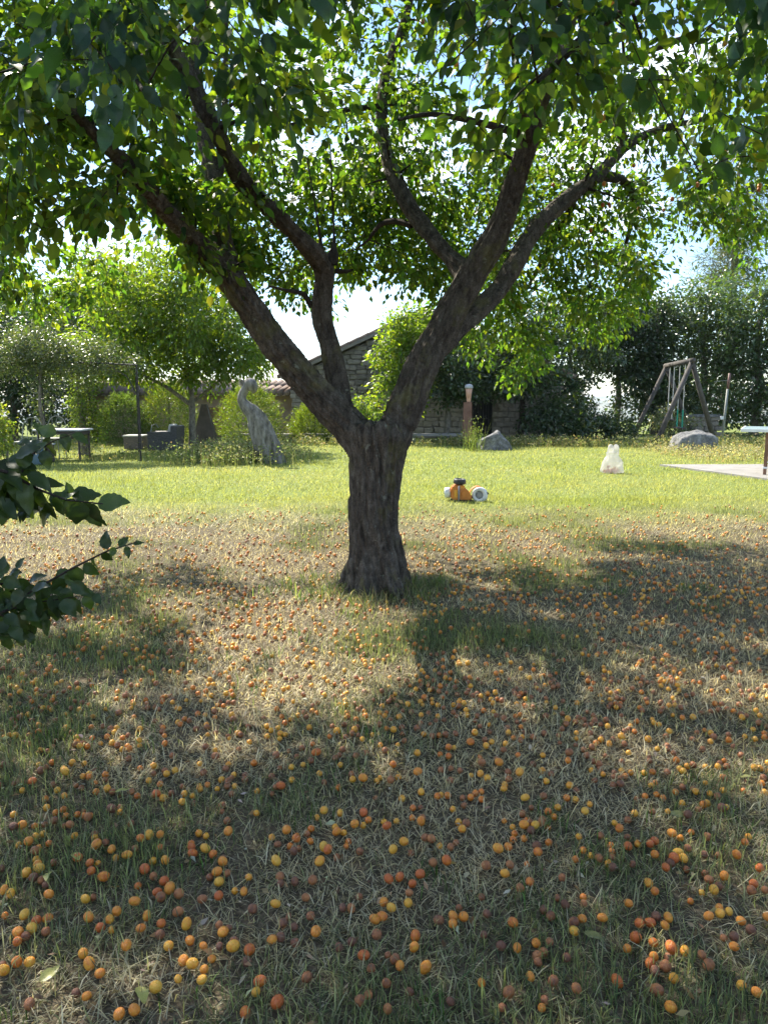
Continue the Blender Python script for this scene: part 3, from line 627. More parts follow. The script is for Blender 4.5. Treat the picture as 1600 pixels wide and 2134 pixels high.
# read off the photograph: (x, y, colour) in the lower part
def crop(x0, y0, s): return [(x0 + a / 2, y0 + b / 2, c) for a, b, c in s]
HAND = crop(0, 1650, [(60, 110, 'y'), (197, 80, 'y'), (235, 100, 'o'), (268, 95, 'o'), (278, 120, 'o'), (352, 97, 'b'), (380, 117, 'o'), (97, 170, 'y'), (60, 178, 'b'), (148, 160, 'o'), (190, 155, 'b'), (230, 150, 'b'), (270, 160, 'b'), (295, 172, 'b'), (183, 195, 'y'), (208, 240, 'o'), (165, 253, 'o'), (82, 243, 'y'), (155, 303, 'y'), (405, 255, 'o'), (468, 275, 'y'), (485, 295, 'y'), (533, 297, 'y'), (565, 253, 'b'), (625, 212, 'y'), (670, 208, 'y'), (667, 245, 'o'), (328, 312, 'o'), (412, 318, 'y'), (378, 332, 'o'), (384, 367, 'o'), (436, 392, 'o'), (115, 380, 'y'), (167, 362, 'y'), (145, 397, 'b'), (180, 405, 'b'), (195, 425, 'b'), (208, 466, 'y'), (50, 463, 'y'), (22, 450, 'y'), (360, 484, 'y'), (390, 460, 'b'), (577, 410, 'o'), (640, 303, 'y'), (658, 452, 'o'), (710, 440, 'o'), (672, 475, 'b'), (565, 492, 'y'), (25, 538, 'o'), (107, 550, 'y'), (157, 573, 'o'), (203, 562, 'o'), (136, 607, 'y'), (80, 622, 'y'), (195, 615, 'b'), (373, 560, 'y'), (490, 535, 'y'), (460, 568, 'y'), (422, 602, 'o'), (468, 595, 'y'), (616, 553, 'y'), (590, 607, 'o'), (744, 538, 'b'), (675, 590, 'o'), (670, 635, 'b'), (780, 590, 'y'), (530, 682, 'y'), (706, 683, 'y'), (350, 712, 'y'), (376, 755, 'y'), (420, 795, 'o'), (75, 748, 'o'), (128, 746, 'y'), (20, 782, 'y'), (15, 752, 'b'), (767, 745, 'y'), (885, 738, 'o'), (850, 683, 'y'), (932, 630, 'y'), (915, 590, 'b'), (1038, 375, 'y'), (913, 468, 'o'), (915, 408, 'y'), (845, 480, 'b'), (1018, 448, 'y'), (980, 432, 'y'), (1055, 525, 'b'), (1150, 502, 'y'), (1030, 745, 'b'), (1135, 655, 'y'), (1317, 622, 'y'), (1413, 687, 'b'), (1465, 660, 'b'), (1203, 555, 'b'), (1180, 585, 'b'), (1225, 598, 'b'), (1275, 470, 'b'), (1230, 405, 'b'), (1303, 400, 'b'), (1168, 383, 'b'), (1170, 413, 'b'), (1152, 318, 'y'), (1333, 322, 'y'), (1133, 197, 'y'), (1158, 245, 'b'), (1210, 233, 'o'), (1235, 220, 'o'), (1195, 185, 'y'), (1237, 190, 'o'), (1280, 187, 'b'), (1297, 163, 'o'), (1293, 215, 'o'), (1245, 250, 'b'), (1225, 272, 'b'), (1203, 265, 'b'), (1350, 255, 'y'), (1367, 270, 'o'), (1404, 280, 'b'), (1433, 177, 'y'), (1403, 190, 'o'), (1397, 153, 'y'), (1452, 212, 'o'), (1443, 237, 'o'), (1500, 273, 'b'), (1320, 116, 'y'), (1350, 100, 'y'), (1418, 96, 'y'), (1513, 147, 'y'), (1535, 128, 'o'), (1515, 108, 'o'), (1520, 84, 'o'), (953, 190, 'y'), (860, 195, 'y'), (830, 182, 'y'), (798, 225, 'o'), (800, 255, 'o'), (805, 282, 'o'), (857, 263, 'y'), (890, 288, 'o'), (930, 320, 'y'), (897, 345, 'b'), (948, 365, 'b'), (365, 887, 'y'), (127, 918, 'b'), (563, 945, 'y'), (500, 962, 'y'), (1023, 955, 'o'), (1157, 917, 'o'), (1280, 815, 'b'), (1500, 915, 'b'), (1535, 885, 'b'), (1570, 636, 'b'), (1497, 450, 'b'), (745, 818, 'y'), (320, 870, 'b')]) \
    + crop(800, 1650, [(12, 165, 'o'), (38, 267, 'y'), (83, 232, 'y'), (113, 262, 'b'), (117, 118, 'o'), (120, 75, 'o'), (152, 72, 'b'), (287, 80, 'y'), (310, 134, 'y'), (342, 155, 'b'), (325, 182, 'y'), (197, 222, 'b'), (233, 235, 'y'), (300, 225, 'b'), (277, 257, 'b'), (203, 322, 'b'), (260, 320, 'o'), (500, 130, 'o'), (535, 160, 'y'), (543, 188, 'o'), (582, 173, 'y'), (596, 133, 'o'), (537, 217, 'o'), (582, 210, 'o'), (660, 132, 'b'), (682, 104, 'o'), (722, 82, 'y'), (706, 125, 'o'), (682, 165, 'o'), (685, 233, 'o'), (474, 272, 'y'), (594, 323, 'o'), (502, 376, 'y'), (566, 437, 'b'), (405, 455, 'b'), (118, 413, 'o'), (150, 375, 'o'), (65, 385, 'o'), (20, 390, 'o'), (100, 497, 'y'), (70, 505, 'b'), (30, 517, 'y'), (105, 450, 'b'), (90, 468, 'b'), (312, 497, 'b'), (285, 585, 'y'), (287, 555, 'o'), (330, 560, 'o'), (228, 567, 'b'), (428, 545, 'b'), (415, 628, 'b'), (535, 585, 'o'), (486, 680, 'b'), (130, 640, 'o'), (125, 688, 'y'), (172, 775, 'o'), (45, 735, 'b'), (405, 838, 'o'), (105, 873, 'b'), (277, 915, 'b'), (10, 838, 'b'), (15, 945, 'b'), (490, 940, 'b'), (517, 880, 'b'), (608, 812, 'y'), (702, 832, 'b'), (640, 750, 'b'), (632, 668, 'o'), (688, 662, 'b'), (663, 705, 'b'), (692, 556, 'b'), (662, 528, 'b'), (752, 510, 'b'), (722, 465, 'b'), (740, 397, 'b'), (828, 463, 'o'), (830, 502, 'b'), (823, 568, 'y'), (787, 583, 'b'), (790, 620, 'y'), (907, 567, 'y'), (933, 325, 'y'), (828, 268, 'o'), (810, 205, 'y'), (900, 205, 'b'), (943, 248, 'o'), (950, 297, 'b'), (1013, 263, 'o'), (1056, 237, 'y'), (1013, 207, 'b'), (1105, 255, 'o'), (1125, 298, 'o'), (1100, 420, 'y'), (1125, 453, 'o'), (1152, 450, 'b'), (1170, 353, 'o'), (1190, 330, 'b'), (1262, 270, 'b'), (1233, 210, 'y'), (1196, 210, 'y'), (1277, 193, 'o'), (1343, 222, 'b'), (1465, 300, 'o'), (1500, 232, 'o'), (1515, 210, 'y'), (1475, 220, 'b'), (1560, 357, 'o'), (1413, 388, 'y'), (1350, 402, 'b'), (1320, 440, 'y'), (1370, 448, 'y'), (1390, 432, 'b'), (1535, 425, 'o'), (1582, 447, 'b'), (1525, 450, 'b'), (1180, 567, 'y'), (1105, 587, 'o'), (1060, 592, 'o'), (1065, 555, 'b'), (1130, 563, 'b'), (1348, 565, 'y'), (1395, 553, 'y'), (1330, 545, 'b'), (1482, 587, 'o'), (1453, 655, 'b'), (1410, 655, 'b'), (1453, 695, 'o'), (1010, 697, 'y'), (1045, 652, 'o'), (1120, 733, 'o'), (1105, 762, 'o'), (1125, 800, 'b'), (1168, 777, 'b'), (1192, 697, 'o'), (1180, 735, 'b'), (1203, 828, 'y'), (968, 840, 'o'), (1132, 880, 'b'), (1190, 950, 'y'), (1483, 860, 'y'), (1547, 890, 'y'), (1320, 730, 'b'), (1348, 775, 'b'), (655, 945, 'y'), (667, 915, 'b'), (630, 962, 'o'), (238, 20, 'y'), (265, 28, 'o'), (155, 12, 'y'), (380, 15, 'o'), (405, 10, 'o'), (405, 47, 'o'), (332, 63, 'b'), (360, 38, 'o'), (663, 32, 'b'), (760, 42, 'o'), (797, 45, 'y'), (835, 113, 'y'), (855, 72, 'y'), (1042, 110, 'y'), (1117, 107, 'b'), (1180, 103, 'y'), (1085, 38, 'o'), (1160, 42, 'o'), (1385, 43, 'b'), (1343, 68, 'y'), (1240, 65, 'y')])
plist = []
for x, y, c in HAND:
    p = gnd(x, y + 3); plist.append((p.x, p.y, c))
occ = np.array([[a, b] for a, b, c in plist])
# the rest: loose clusters under the crown, thinning out towards the lawn
cand = []
for _ in range(1150):
    r = RNG.random()
    yy = 2.05 + 7.6 * r ** 0.9; half = yy * 0.56 + 0.5
    xx = RNG.uniform(-half, half); n = 1 + RNG.poisson(3.2)
    cand.append((np.array([xx, yy]) + RNG.normal(size=(n, 2)) * (0.05 + 0.10 * RNG.random() + 0.02 * yy)))
for _ in range(1500):
    yy = RNG.uniform(2.0, 9.4); half = yy * 0.56 + 0.5; cand.append(np.array([[RNG.uniform(-half, half), yy]]))
cand = np.vstack(cand)
a_, b_, _f = proj(np.c_[cand, np.zeros(len(cand))])
far_ok = RNG.random(len(cand)) < np.clip((9.4 - cand[:, 1]) / 3.6, 0, 1) * np.where((cand[:, 0] < -0.3) & (cand[:, 1] > 5.5), 0.75, 1.0)
cand = cand[far_ok & (b_ < 1675) & (np.hypot(cand[:, 0] - TB.x, cand[:, 1] - TB.y) > 0.42)]
# side steps beyond the frame at the very front
ex = np.c_[RNG.uniform(-4.2, 4.2, 600), RNG.uniform(0.9, 5.0, 600)]; ax_, ay_, _ = proj(np.c_[ex, np.zeros(600)])
ex = ex[(ax_ < -20) | (ax_ > 1620) | (ay_ > 2150)]
nr = np.vstack([RNG.uniform([-1.9, 1.5], [1.9, 3.4]) + RNG.normal(size=(1 + RNG.poisson(2.2), 2)) * .04 for _ in range(190)]); ex = np.vstack([ex, nr])
for q in np.vstack([cand, ex]):
    pb = 0.26 + 0.20 * (q[1] < 3.4); r = RNG.random()
    plist.append((q[0], q[1], 'b' if r < pb else ('y' if r < pb + 0.34 else 'o')))
# keep fruit from sharing a place
fin = []; grid = {}
for x, y, c in plist:
    k = (int(x / .05), int(y / .05)); bad = False
    for i in (-1, 0, 1):
        for j in (-1, 0, 1):
            for (u, v) in grid.get((k[0] + i, k[1] + j), ()):
                if (u - x) ** 2 + (v - y) ** 2 < 0.020 ** 2: bad = True
    if not bad: grid.setdefault(k, []).append((x, y)); fin.append((x, y, c))
fin = np.array([(x, y, 'yob'.index(c)) for x, y, c in fin]); print('plums', len(fin))
rad = np.clip(RNG.normal(0.0115, 0.0013, len(fin)), 0.009, 0.0148)
qx, qy, qf = proj(np.c_[fin[:, :2], np.zeros(len(fin))])
seen = (qx > -15) & (qx < 1615) & (qy < 2145)
order = np.argsort(-np.where(seen, rad / qf, 0)); ind, oth = order[:300], order[300:]
PLUM_XY = fin[:, :2]
for i in ind:
    x, y, c = fin[i]; key = 'yob'[int(c)]
    o = bpy.data.objects.new('plum', PM[key][int(RNG.integers(2))]); COL.objects.link(o)
    o.location = (x, y, gz(x, y) + rad[i] * (RNG.uniform(.85, 1.1) if key != 'b' else RNG.uniform(.7, .95)) + 0.014); s = rad[i]; o.scale = (s * RNG.uniform(.9, 1.05), s * RNG.uniform(.92, 1.05), s * (RNG.uniform(.95, 1.1) if key != 'b' else RNG.uniform(.68, 1.0))); o.rotation_euler = tuple(RNG.uniform(0, 6.28, 3))
    zx = 'left' if qx[i] < 533 else ('middle' if qx[i] < 1067 else 'right'); zy = 'at the very bottom' if qy[i] > 1960 else ('near the bottom' if qy[i] > 1780 else 'higher up')
    tag(o, PL[key] % (zx, zy), 'plum', PG[key] + ', ' + zx + ' ' + zy)
def plum_stuff():
    base = plum_mesh('t', 7, 5, 0, 1.06); bv = np.array([v.co[:] for v in base.vertices]); bf = []
    for p in base.polygons:
        q = list(p.vertices); bf.append((q[0], q[1], q[2]));
        if len(q) == 4: bf.append((q[0], q[2], q[3]))
    bf = np.array(bf); Vs, Fs, Ms = [], [], []
    for n, i in enumerate(oth):
        x, y, c = fin[i]; A = np.array(Matrix.Rotation(RNG.uniform(0, 6.28), 3, 'X') @ Matrix.Rotation(RNG.uniform(0, 6.28), 3, 'Z'))
        Vs.append(bv @ A.T * rad[i] + np.array([x, y, gz(x, y) + rad[i] * RNG.uniform(.35, .95) + 0.006])); Fs.append(bf + n * len(bv)); Ms.append(np.full(len(bf), int(c)))
    me = np_mesh('fallen_plums', np.vstack(Vs), np.vstack(Fs), smooth=True, matidx=np.concatenate(Ms))
    for k in 'yob': me.materials.append(M['plum_' + k + 'm'])
    o = link('fallen_plums', me); tag(o, 'mass of small orange plums scattered over the dry grass round the tree', 'fruit', kind='stuff')
plum_stuff()
# fruit still on the branches
fr = [(1508, 318, 4.6), (1504, 330, 4.6), (1238, 5, 4.2), (1275, 6, 4.3), (305, 145, 3.9), (27, 152, 4.2), (245, 28, 3.8), (1108, 80, 4.4), (1250, 252, 5.2), (1258, 245, 5.3), (1152, 385, 6.2), (1258, 383, 6.4), (1192, 350, 6.2), (1255, 427, 6.6), (1268, 425, 6.7), (1330, 435, 6.9), (1382, 438, 6.8), (1400, 415, 6.6), (1260, 478, 6.9), (1230, 480, 7.), (1270, 430, 7.), (1240, 570, 7.4), (1115, 595, 7.5), (1085, 640, 7.6), (1135, 590, 7.6), (1200, 620, 7.8), (1580, 395, 5.6), (1582, 387, 5.6), (1462, 337, 5.8), (1452, 385, 6.2), (640, 150, 6.6), (540, 68, 6.4), (870, 40, 6.2), (950, 132, 5.0), (1320, 345, 6.2), (1418, 28, 4.8), (1510, 90, 4.6), (880, 45, 6.1)]
for i, (x, y, Y) in enumerate(fr):
    p = at(x, y, Y); o = bpy.data.objects.new('plum_fruit', PM['o' if i % 3 else 'y'][i % 2]); COL.objects.link(o); o.parent = TREE
    r = 0.0145 + 0.002 * (i % 2); o.matrix_basis = TREE.matrix_basis.inverted() @ Matrix.Translation(p) @ Matrix.Diagonal((r, r, r * 1.08, 1))

# ------------------------------------------------------------------ leafy boughs reaching in from the left
BOUGH_ROOT = Vector((-2.05, 2.1, 0))
SHRUB = empty('leafy_shrub', BOUGH_ROOT, 'leafy shrub in painted shade whose two boughs reach in at the left edge', 'shrub')
MB().tube([BOUGH_ROOT + Vector((0, 0, -.1)), BOUGH_ROOT + Vector((-.02, .02, .4)), BOUGH_ROOT + Vector((.05, .05, .9)), BOUGH_ROOT + Vector((-.1, .1, 1.5))], [.03, .026, .02, .01], 8).build('stem', M['bark_twig'], SHRUB, True)
BLM = [leaf_mesh('bough_leaf', 20 + i, 0.36 + 0.03 * (i % 3), serr=0.016, curl=0.15 + 0.12 * (i % 3), fold=0.2 + 0.12 * (i % 2), n=10) for i in range(5)]
for m_ in BLM: m_.materials.append(M['leaf_bough'])
def bough(twigs, Y, leaves, ln, seed):
    rr = random.Random(seed)
    root = BOUGH_ROOT + Vector((.03, .04, .7))
    m = MB()
    for tw in twigs:
        pts = [at(x, y, Y + dy) for x, y, dy in tw]
        if tw[0][0] < -30: pts = [root] + pts
        r0 = 0.007 if tw[0][0] < -30 else 0.0035
        m.tube(pts, [r0 * (1 - 0.75 * i / (len(pts) - 1)) for i in range(len(pts))], 6)
    b = m.build('bough', M['bark_twig'], SHRUB, True)
    for (x, y, dy, ang, k) in leaves:          # ang: image direction of the leaf, 0 = right, 90 = down
        p = at(x, y, Y + dy); e = at(x + 30 * math.cos(R(ang)), y + 30 * math.sin(R(ang)), Y + dy)
        d = (e - p).normalized() + Vector((0, rr.uniform(-.45, .45), 0))
        n = Vector((rr.uniform(-.5, .5), rr.uniform(-1, -.25), rr.uniform(.3, 1.0)))
        place_leaf(BLM[rr.randrange(5)], p, d, n, ln * k * rr.uniform(.9, 1.1), b)
up = [(0, 960, 0, 200, 1.3), (10, 955, .02, 60, 1.5), (35, 955, -.02, -35, 1.2), (45, 975, 0, -70, 1.1), (30, 985, .03, 80, 1.5), (55, 990, -.02, 30, 1.3), (60, 1005, 0, 85, 1.5), (20, 1010, .02, 110, 1.4), (75, 1015, .03, -20, 1.1), (85, 1025, -.02, 75, 1.5), (0, 1015, .03, 80, 1.6), (-10, 1040, 0, 40, 1.4), (60, 1040, .02, 110, 1.2), (105, 1030, .03, 40, 1.2), (120, 1035, -.03, 90, 1.1), (130, 1040, 0, -50, 0.9), (140, 1040, .02, 70, 1.4), (150, 1035, .02, -10, 1.4), (165, 1045, -.02, 95, 1.3), (175, 1045, .02, 60, 1.5), (195, 1050, 0, 80, 1.2), (205, 1050, .02, -8, 1.4), (150, 1028, 0, -110, .6), (110, 1050, .02, 130, 1.2),
      (0, 985, -.02, 20, 1.5), (20, 970, .03, 10, 1.4), (-15, 975, .0, 80, 1.5), (0, 1040, -.03, 90, 1.2), (40, 1030, .03, 60, 1.4), (75, 945, 0, -60, .7), (90, 938, 0, 70, 1.0), (118, 905, 0, 200, .9), (125, 905, .02, 60, 1.1), (150, 905, 0, 20, .9), (85, 920, .02, 160, .8)]
bough([[(-60, 965, -.2), (20, 985, 0), (80, 1020, 0), (140, 1042, 0), (215, 1050, 0)], [(45, 985, 0), (70, 945, .02), (110, 920, .02), (150, 905, .02)]], 2.15, up + [(x_ - 22, y_ + 6, dy_ + .03, a_ + 35, k_) for x_, y_, dy_, a_, k_ in up if x_ < 130], 0.060, 3)
lo = [(278, 1135, 0, -20, .8), (262, 1138, .02, 70, .9), (250, 1140, 0, -60, .9), (240, 1140, -.02, 110, .8), (225, 1145, 0, -105, 1.2), (215, 1150, .02, 60, 1.0), (195, 1160, 0, 80, 1.1), (175, 1175, .02, 40, 1.1), (160, 1180, 0, 95, 1.4), (140, 1195, .02, 60, 1.2), (120, 1205, 0, 85, 1.5), (150, 1215, -.02, 30, 1.3), (165, 1235, 0, 10, 1.2), (180, 1240, .02, 70, 1.0), (195, 1238, 0, 40, .9), (160, 1248, .02, 80, 1.1), (100, 1225, 0, 20, 1.4), (110, 1240, .02, 60, 1.5), (85, 1245, 0, 95, 1.4), (130, 1250, -.02, 45, 1.4), (120, 1265, 0, 80, 1.2), (60, 1215, .02, -30, 1.3), (40, 1205, 0, 60, 1.4), (30, 1230, .02, 100, 1.4), (60, 1250, 0, 60, 1.3), (20, 1260, .02, 40, 1.4), (5, 1240, 0, 120, 1.4), (40, 1280, -.02, 70, 1.3), (75, 1275, 0, 50, 1.3), (55, 1300, .02, 85, 1.2), (90, 1290, 0, 70, 1.2), (20, 1300, .02, 60, 1.2), (5, 1310, 0, 100, 1.1), (30, 1320, .02, 40, 1.0), (0, 1210, 0, 10, 1.4), (-10, 1185, .02, -10, 1.0), (35, 1185, 0, -60, .9), (15, 1195, -.02, -120, 1.1), (-15, 1270, .02, 20, 1.3), (-10, 1320, 0, 0, 1.1), (60, 1320, .02, 60, .9), (75, 1225, .0, 150, 1.2), (45, 1255, .03, 200, 1.2)]
bough([[(-50, 1300, -.15), (20, 1270, 0), (70, 1230, 0), (150, 1185, 0), (220, 1150, 0), (285, 1130, 0)], [(20, 1270, 0), (80, 1255, .01), (150, 1245, .02), (195, 1238, .02)], [(-50, 1230, -.1), (10, 1215, 0), (45, 1190, 0)], [(0, 1280, 0), (40, 1300, .02), (70, 1320, .02)]], 2.35, lo + [(x_ - 14, y_ + 9, dy_ + .04, a_ + 50, k_) for x_, y_, dy_, a_, k_ in lo if x_ < 175] + [(x_ - 30, y_ + 2, dy_ - .03, a_ - 40, k_) for x_, y_, dy_, a_, k_ in lo if x_ < 110], 0.047, 5)

# ------------------------------------------------------------------ grass
def blades(name, x, y, L, wd, bend, lean, tint, seg, label):
    """thin bent blades standing on the ground; seg 1 = one triangle, 2 = quad + tip"""
    n = len(x); az = RNG.uniform(0, 2 * np.pi, n); z = gz_np(x, y)
    d = np.stack([np.cos(az), np.sin(az), np.zeros(n)], -1); s = np.stack([-np.sin(az), np.cos(az), np.zeros(n)], -1)
    base = np.stack([x, y, z - 0.004], -1); w2 = (wd / 2)[:, None] * s
    h1 = L[:, None] * 0.55 * (d * np.sin(lean)[:, None] + np.array([0, 0, 1.]) * np.cos(lean)[:, None])
    l2 = lean + bend
    h2 = h1 + L[:, None] * 0.45 * (d * np.sin(l2)[:, None] + np.array([0, 0, 1.]) * np.cos(l2)[:, None])
    if seg == 1:
        V = np.stack([base - w2, base + w2, base + h2], 1); F = np.arange(n * 3).reshape(-1, 3); k = 3
    else:
        V = np.stack([base - w2 * .8, base + w2 * .8, base + h1 - w2, base + h1 + w2, base + h2], 1); k = 5
        b = np.arange(n)[:, None] * 5; F = np.stack([b + [0, 1, 3], b + [0, 3, 2], b + [2, 3, 4]], 1).reshape(-1, 3)
    V = V.reshape(-1, 3); V[:, 2] = np.maximum(V[:, 2], np.repeat(z, k) - 0.004)
    return np_mesh(name, V, F, np.repeat(tint, k, axis=0))
def sample_band(y0, y1, n, pw=1.0):
    y = y0 + (y1 - y0) * RNG.random(n) ** pw; half = y * 0.55 + 1.7
    return RNG.uniform(-1, 1, n) * half, y
GREEN = np.array([0.165, 0.205, 0.085]); STRAW = np.array([0.46, 0.395, 0.24]); PALE = np.array([0.57, 0.53, 0.40]); LAWN = np.array([0.235, 0.28, 0.075]); LAWN2 = np.array([0.34, 0.345, 0.13]); BROWN = np.array([0.085, 0.065, 0.042]); DARKG = np.array([0.06, 0.095, 0.045])
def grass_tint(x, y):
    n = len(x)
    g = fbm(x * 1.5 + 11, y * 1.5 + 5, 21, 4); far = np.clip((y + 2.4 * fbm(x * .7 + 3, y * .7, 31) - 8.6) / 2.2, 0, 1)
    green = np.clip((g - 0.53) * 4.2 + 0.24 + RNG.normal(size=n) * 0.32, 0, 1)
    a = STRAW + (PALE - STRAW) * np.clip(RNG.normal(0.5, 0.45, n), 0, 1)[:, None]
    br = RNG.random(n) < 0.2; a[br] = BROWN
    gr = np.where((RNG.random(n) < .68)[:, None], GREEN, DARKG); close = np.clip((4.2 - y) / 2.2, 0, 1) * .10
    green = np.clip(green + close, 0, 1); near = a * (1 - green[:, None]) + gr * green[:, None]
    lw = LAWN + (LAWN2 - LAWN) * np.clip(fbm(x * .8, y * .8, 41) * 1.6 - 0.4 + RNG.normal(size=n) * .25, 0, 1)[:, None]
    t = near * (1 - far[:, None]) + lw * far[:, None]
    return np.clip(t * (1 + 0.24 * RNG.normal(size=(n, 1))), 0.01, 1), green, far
parts = []
def grass_band(y0, y1, n, L0, wd0, seg, pw=1.0):
    x, y = sample_band(y0, y1, n, pw)
    t, green, far = grass_tint(x, y)
    up = (green > 0.7) & (RNG.random(n) < 0.6)
    lean = np.where(up, np.abs(RNG.normal(0.35, 0.25, n)), np.clip(RNG.normal(1.15, 0.33, n), 0.1, 1.52)) * (1 - 0.35 * far)
    bend = RNG.normal(0.35, 0.35, n)
    L = L0 * np.clip(RNG.normal(1, 0.35, n), 0.4, 2.2) * np.where(up, 1.15, 1.0) * (1 - 0.15 * far); wd = wd0 * np.clip(RNG.normal(1, 0.3, n), 0.5, 2)
    bare = fbm(x * 2.3 + 7, y * 2.3, 51, 3) < 0.33
    k = ~(bare & (RNG.random(n) < 0.45)) & ~(inpoly(x, y, [(5.35, 14.5), (14, 14.8), (14, 8), (7.15, 8), (6.15, 12)]) & (RNG.random(n) < .97)) & (np.hypot(x - TB.x, y - TB.y) > 0.26)
    return blades('g', x[k], y[k], L[k], wd[k], bend[k], lean[k], t[k], seg, '')
def join_meshes(name, meshes, mat, label, cat):
    Vs, Fs, Cs = [], [], []; b = 0
    for me in meshes:
        n = len(me.vertices); v = np.empty(n * 3, np.float32); me.vertices.foreach_get('co', v); m = len(me.loops); f = np.empty(m, np.int32); me.loops.foreach_get('vertex_index', f)
        c = np.empty(n * 4, np.float32); me.color_attributes['tint'].data.foreach_get('color', c)
        Vs.append(v.reshape(-1, 3)); Fs.append(f.reshape(-1, 3) + b); Cs.append(c.reshape(-1, 4)[:, :3]); b += n; bpy.data.meshes.remove(me)
    o = link(name, np_mesh(name, np.vstack(Vs), np.vstack(Fs), np.vstack(Cs)), mat); return tag(o, label, cat, kind='stuff')
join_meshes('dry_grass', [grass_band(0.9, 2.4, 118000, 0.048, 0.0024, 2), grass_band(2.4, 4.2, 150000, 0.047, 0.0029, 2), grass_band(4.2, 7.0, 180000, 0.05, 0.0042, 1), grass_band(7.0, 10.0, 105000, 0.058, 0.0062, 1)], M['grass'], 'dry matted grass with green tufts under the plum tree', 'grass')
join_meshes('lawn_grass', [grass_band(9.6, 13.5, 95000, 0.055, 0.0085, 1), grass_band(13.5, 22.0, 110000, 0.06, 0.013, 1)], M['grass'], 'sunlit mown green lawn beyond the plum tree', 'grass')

def tuft(cx, cy, n, rad, L0, cols, wd=0.005, lean=0.3):
    x = cx + RNG.normal(size=n) * rad; y = cy + RNG.normal(size=n) * rad
    L = L0 * np.clip(RNG.normal(1, .35, n), .3, 2); t = tints(n, cols, .2)
    return blades('t', x, y, L, np.full(n, wd), RNG.normal(.5, .35, n), np.abs(RNG.normal(lean, .22, n)), t, 2, '')
tf = []
for a in np.arange(0, 360, 8):
    r = RNG.uniform(.20, .5); tf.append(tuft(TB.x + r * math.cos(R(a)), TB.y + r * math.sin(R(a)), int(RNG.integers(12, 40)), .06, RNG.uniform(.06, .13), [(.10, .14, .045), (.14, .16, .06), (.30, .27, .16), (.22, .2, .1)], .004, .7))
for (ppx, ppy) in [(620, 1215), (600, 1225), (650, 1240), (690, 1235), (700, 1215), (560, 1240), (860, 1215), (900, 1215), (720, 1290), (630, 1255), (760, 1270), (880, 1260)]:
    g = gnd(ppx, ppy); tf.append(tuft(g.x, g.y, 22, .06, .11, [(.11, .17, .04), (.15, .20, .06)], .006, .6))
for _ in range(75):
    yy = RNG.uniform(1.4, 6); xx = RNG.uniform(-1, 1) * (yy * .54 + .2); tf.append(tuft(xx, yy, int(RNG.integers(12, 46)), RNG.uniform(.03, .07), RNG.uniform(.04, .065), [(.055, .115, .03), (.075, .135, .035), (.10, .15, .04)], .0032, .35))
join_meshes('grass_tufts', tf, M['grass'], 'green grass tufts round the trunk foot and in the dry turf', 'grass')

# tall seeding weeds along the far edge of the lawn
def weeds(x, y, L0, cols, flower=0.15):
    n = len(x); L = L0 * np.clip(RNG.normal(1, .35, n), .35, 1.8); t = tints(n, cols, .2)
    st = blades('w', x, y, L, np.full(n, .014), RNG.normal(.25, .2, n), np.abs(RNG.normal(.12, .12, n)), t, 1, '')
    k = 4; z = gz_np(x, y); hh = np.repeat(L, k) * RNG.uniform(.35, 1.0, n * k)
    Pq = np.stack([np.repeat(x, k) + RNG.normal(size=n * k) * .03, np.repeat(y, k) + RNG.normal(size=n * k) * .03, np.repeat(z, k) + hh], -1)
    tt = tints(n * k, cols, .25); fl = RNG.random(n * k) < flower; tt[fl] = np.array([.55, .55, .45])
    lv = leaves_mesh('w2', Pq, rdir(n * k, .7) + np.array([0, 0, .4]), rdir(n * k) + np.array([0, 0, .8]), np.where(fl, .028, RNG.uniform(.035, .075, n * k)), tt, LEAF2, .9)
    return [st, lv]
wc = [(.13, .16, .05), (.19, .20, .08), (.27, .25, .13), (.10, .14, .04)]
xs_ = []; 
n = 6500; x = RNG.uniform(-3.5, 13.5, n); y = RNG.normal(20.9, .45, n) - .12 * np.maximum(0, x - 5); dens = fbm(x * .9, y * .9, 61) + .12 * (x > 6.5); k = dens > .42
ws = weeds(x[k], y[k], .20, wc)
g = at(520, 960, 15.2); n = 2300; x = -3.05 + RNG.normal(size=n) * .62; y = 16.0 + RNG.normal(size=n) * .7
ws += weeds(x, y, .30, [(.12, .17, .05), (.17, .2, .08), (.22, .24, .12)], .12)
n = 90; x = -5.9 + RNG.normal(size=n) * .9; y = 16.3 + RNG.normal(size=n) * .4; ws += weeds(x, y, .22, wc, .12)
n = 1100; x = RNG.uniform(6.3, 9.5, n); y = RNG.uniform(15.4, 19.5, n); ws += weeds(x, y, .14, [(.22, .22, .1), (.3, .28, .15)], .3)
n = 260; x = RNG.uniform(-12, -3.5, n); y = RNG.normal(21.3, .4, n); ws += weeds(x, y, .17, wc, .1)
g = gnd(985, 938); ws += weeds(g.x + RNG.normal(size=60) * .12, g.y - .3 + RNG.normal(size=60) * .1, .62, [(.14, .19, .05)], .05)
join_meshes('tall_weeds', ws, M['grass'], 'tall seeding weeds and wildflowers along the far edge of the lawn', 'weeds')

# bits of dead leaf and stalk between the blades
n = 5200; x, y = sample_band(1.0, 8.5, n, 1.35); P_ = np.stack([x, y, gz_np(x, y) + RNG.uniform(.006, .03, n)], -1)
o = link('leaf_litter', leaves_mesh('leaf_litter', P_, rdir(n, .3), rdir(n) + np.array([0, 0, 1.2]), RNG.uniform(.010, .034, n), tints(n, [(.20, .13, .07), (.30, .22, .12), (.42, .36, .24), (.12, .08, .05), (.5, .47, .38)], .2), LEAF4, .8), M['grass'])
tag(o, 'crumbled dead leaves and stalks strewn between the grass blades', 'leaf litter', kind='stuff')
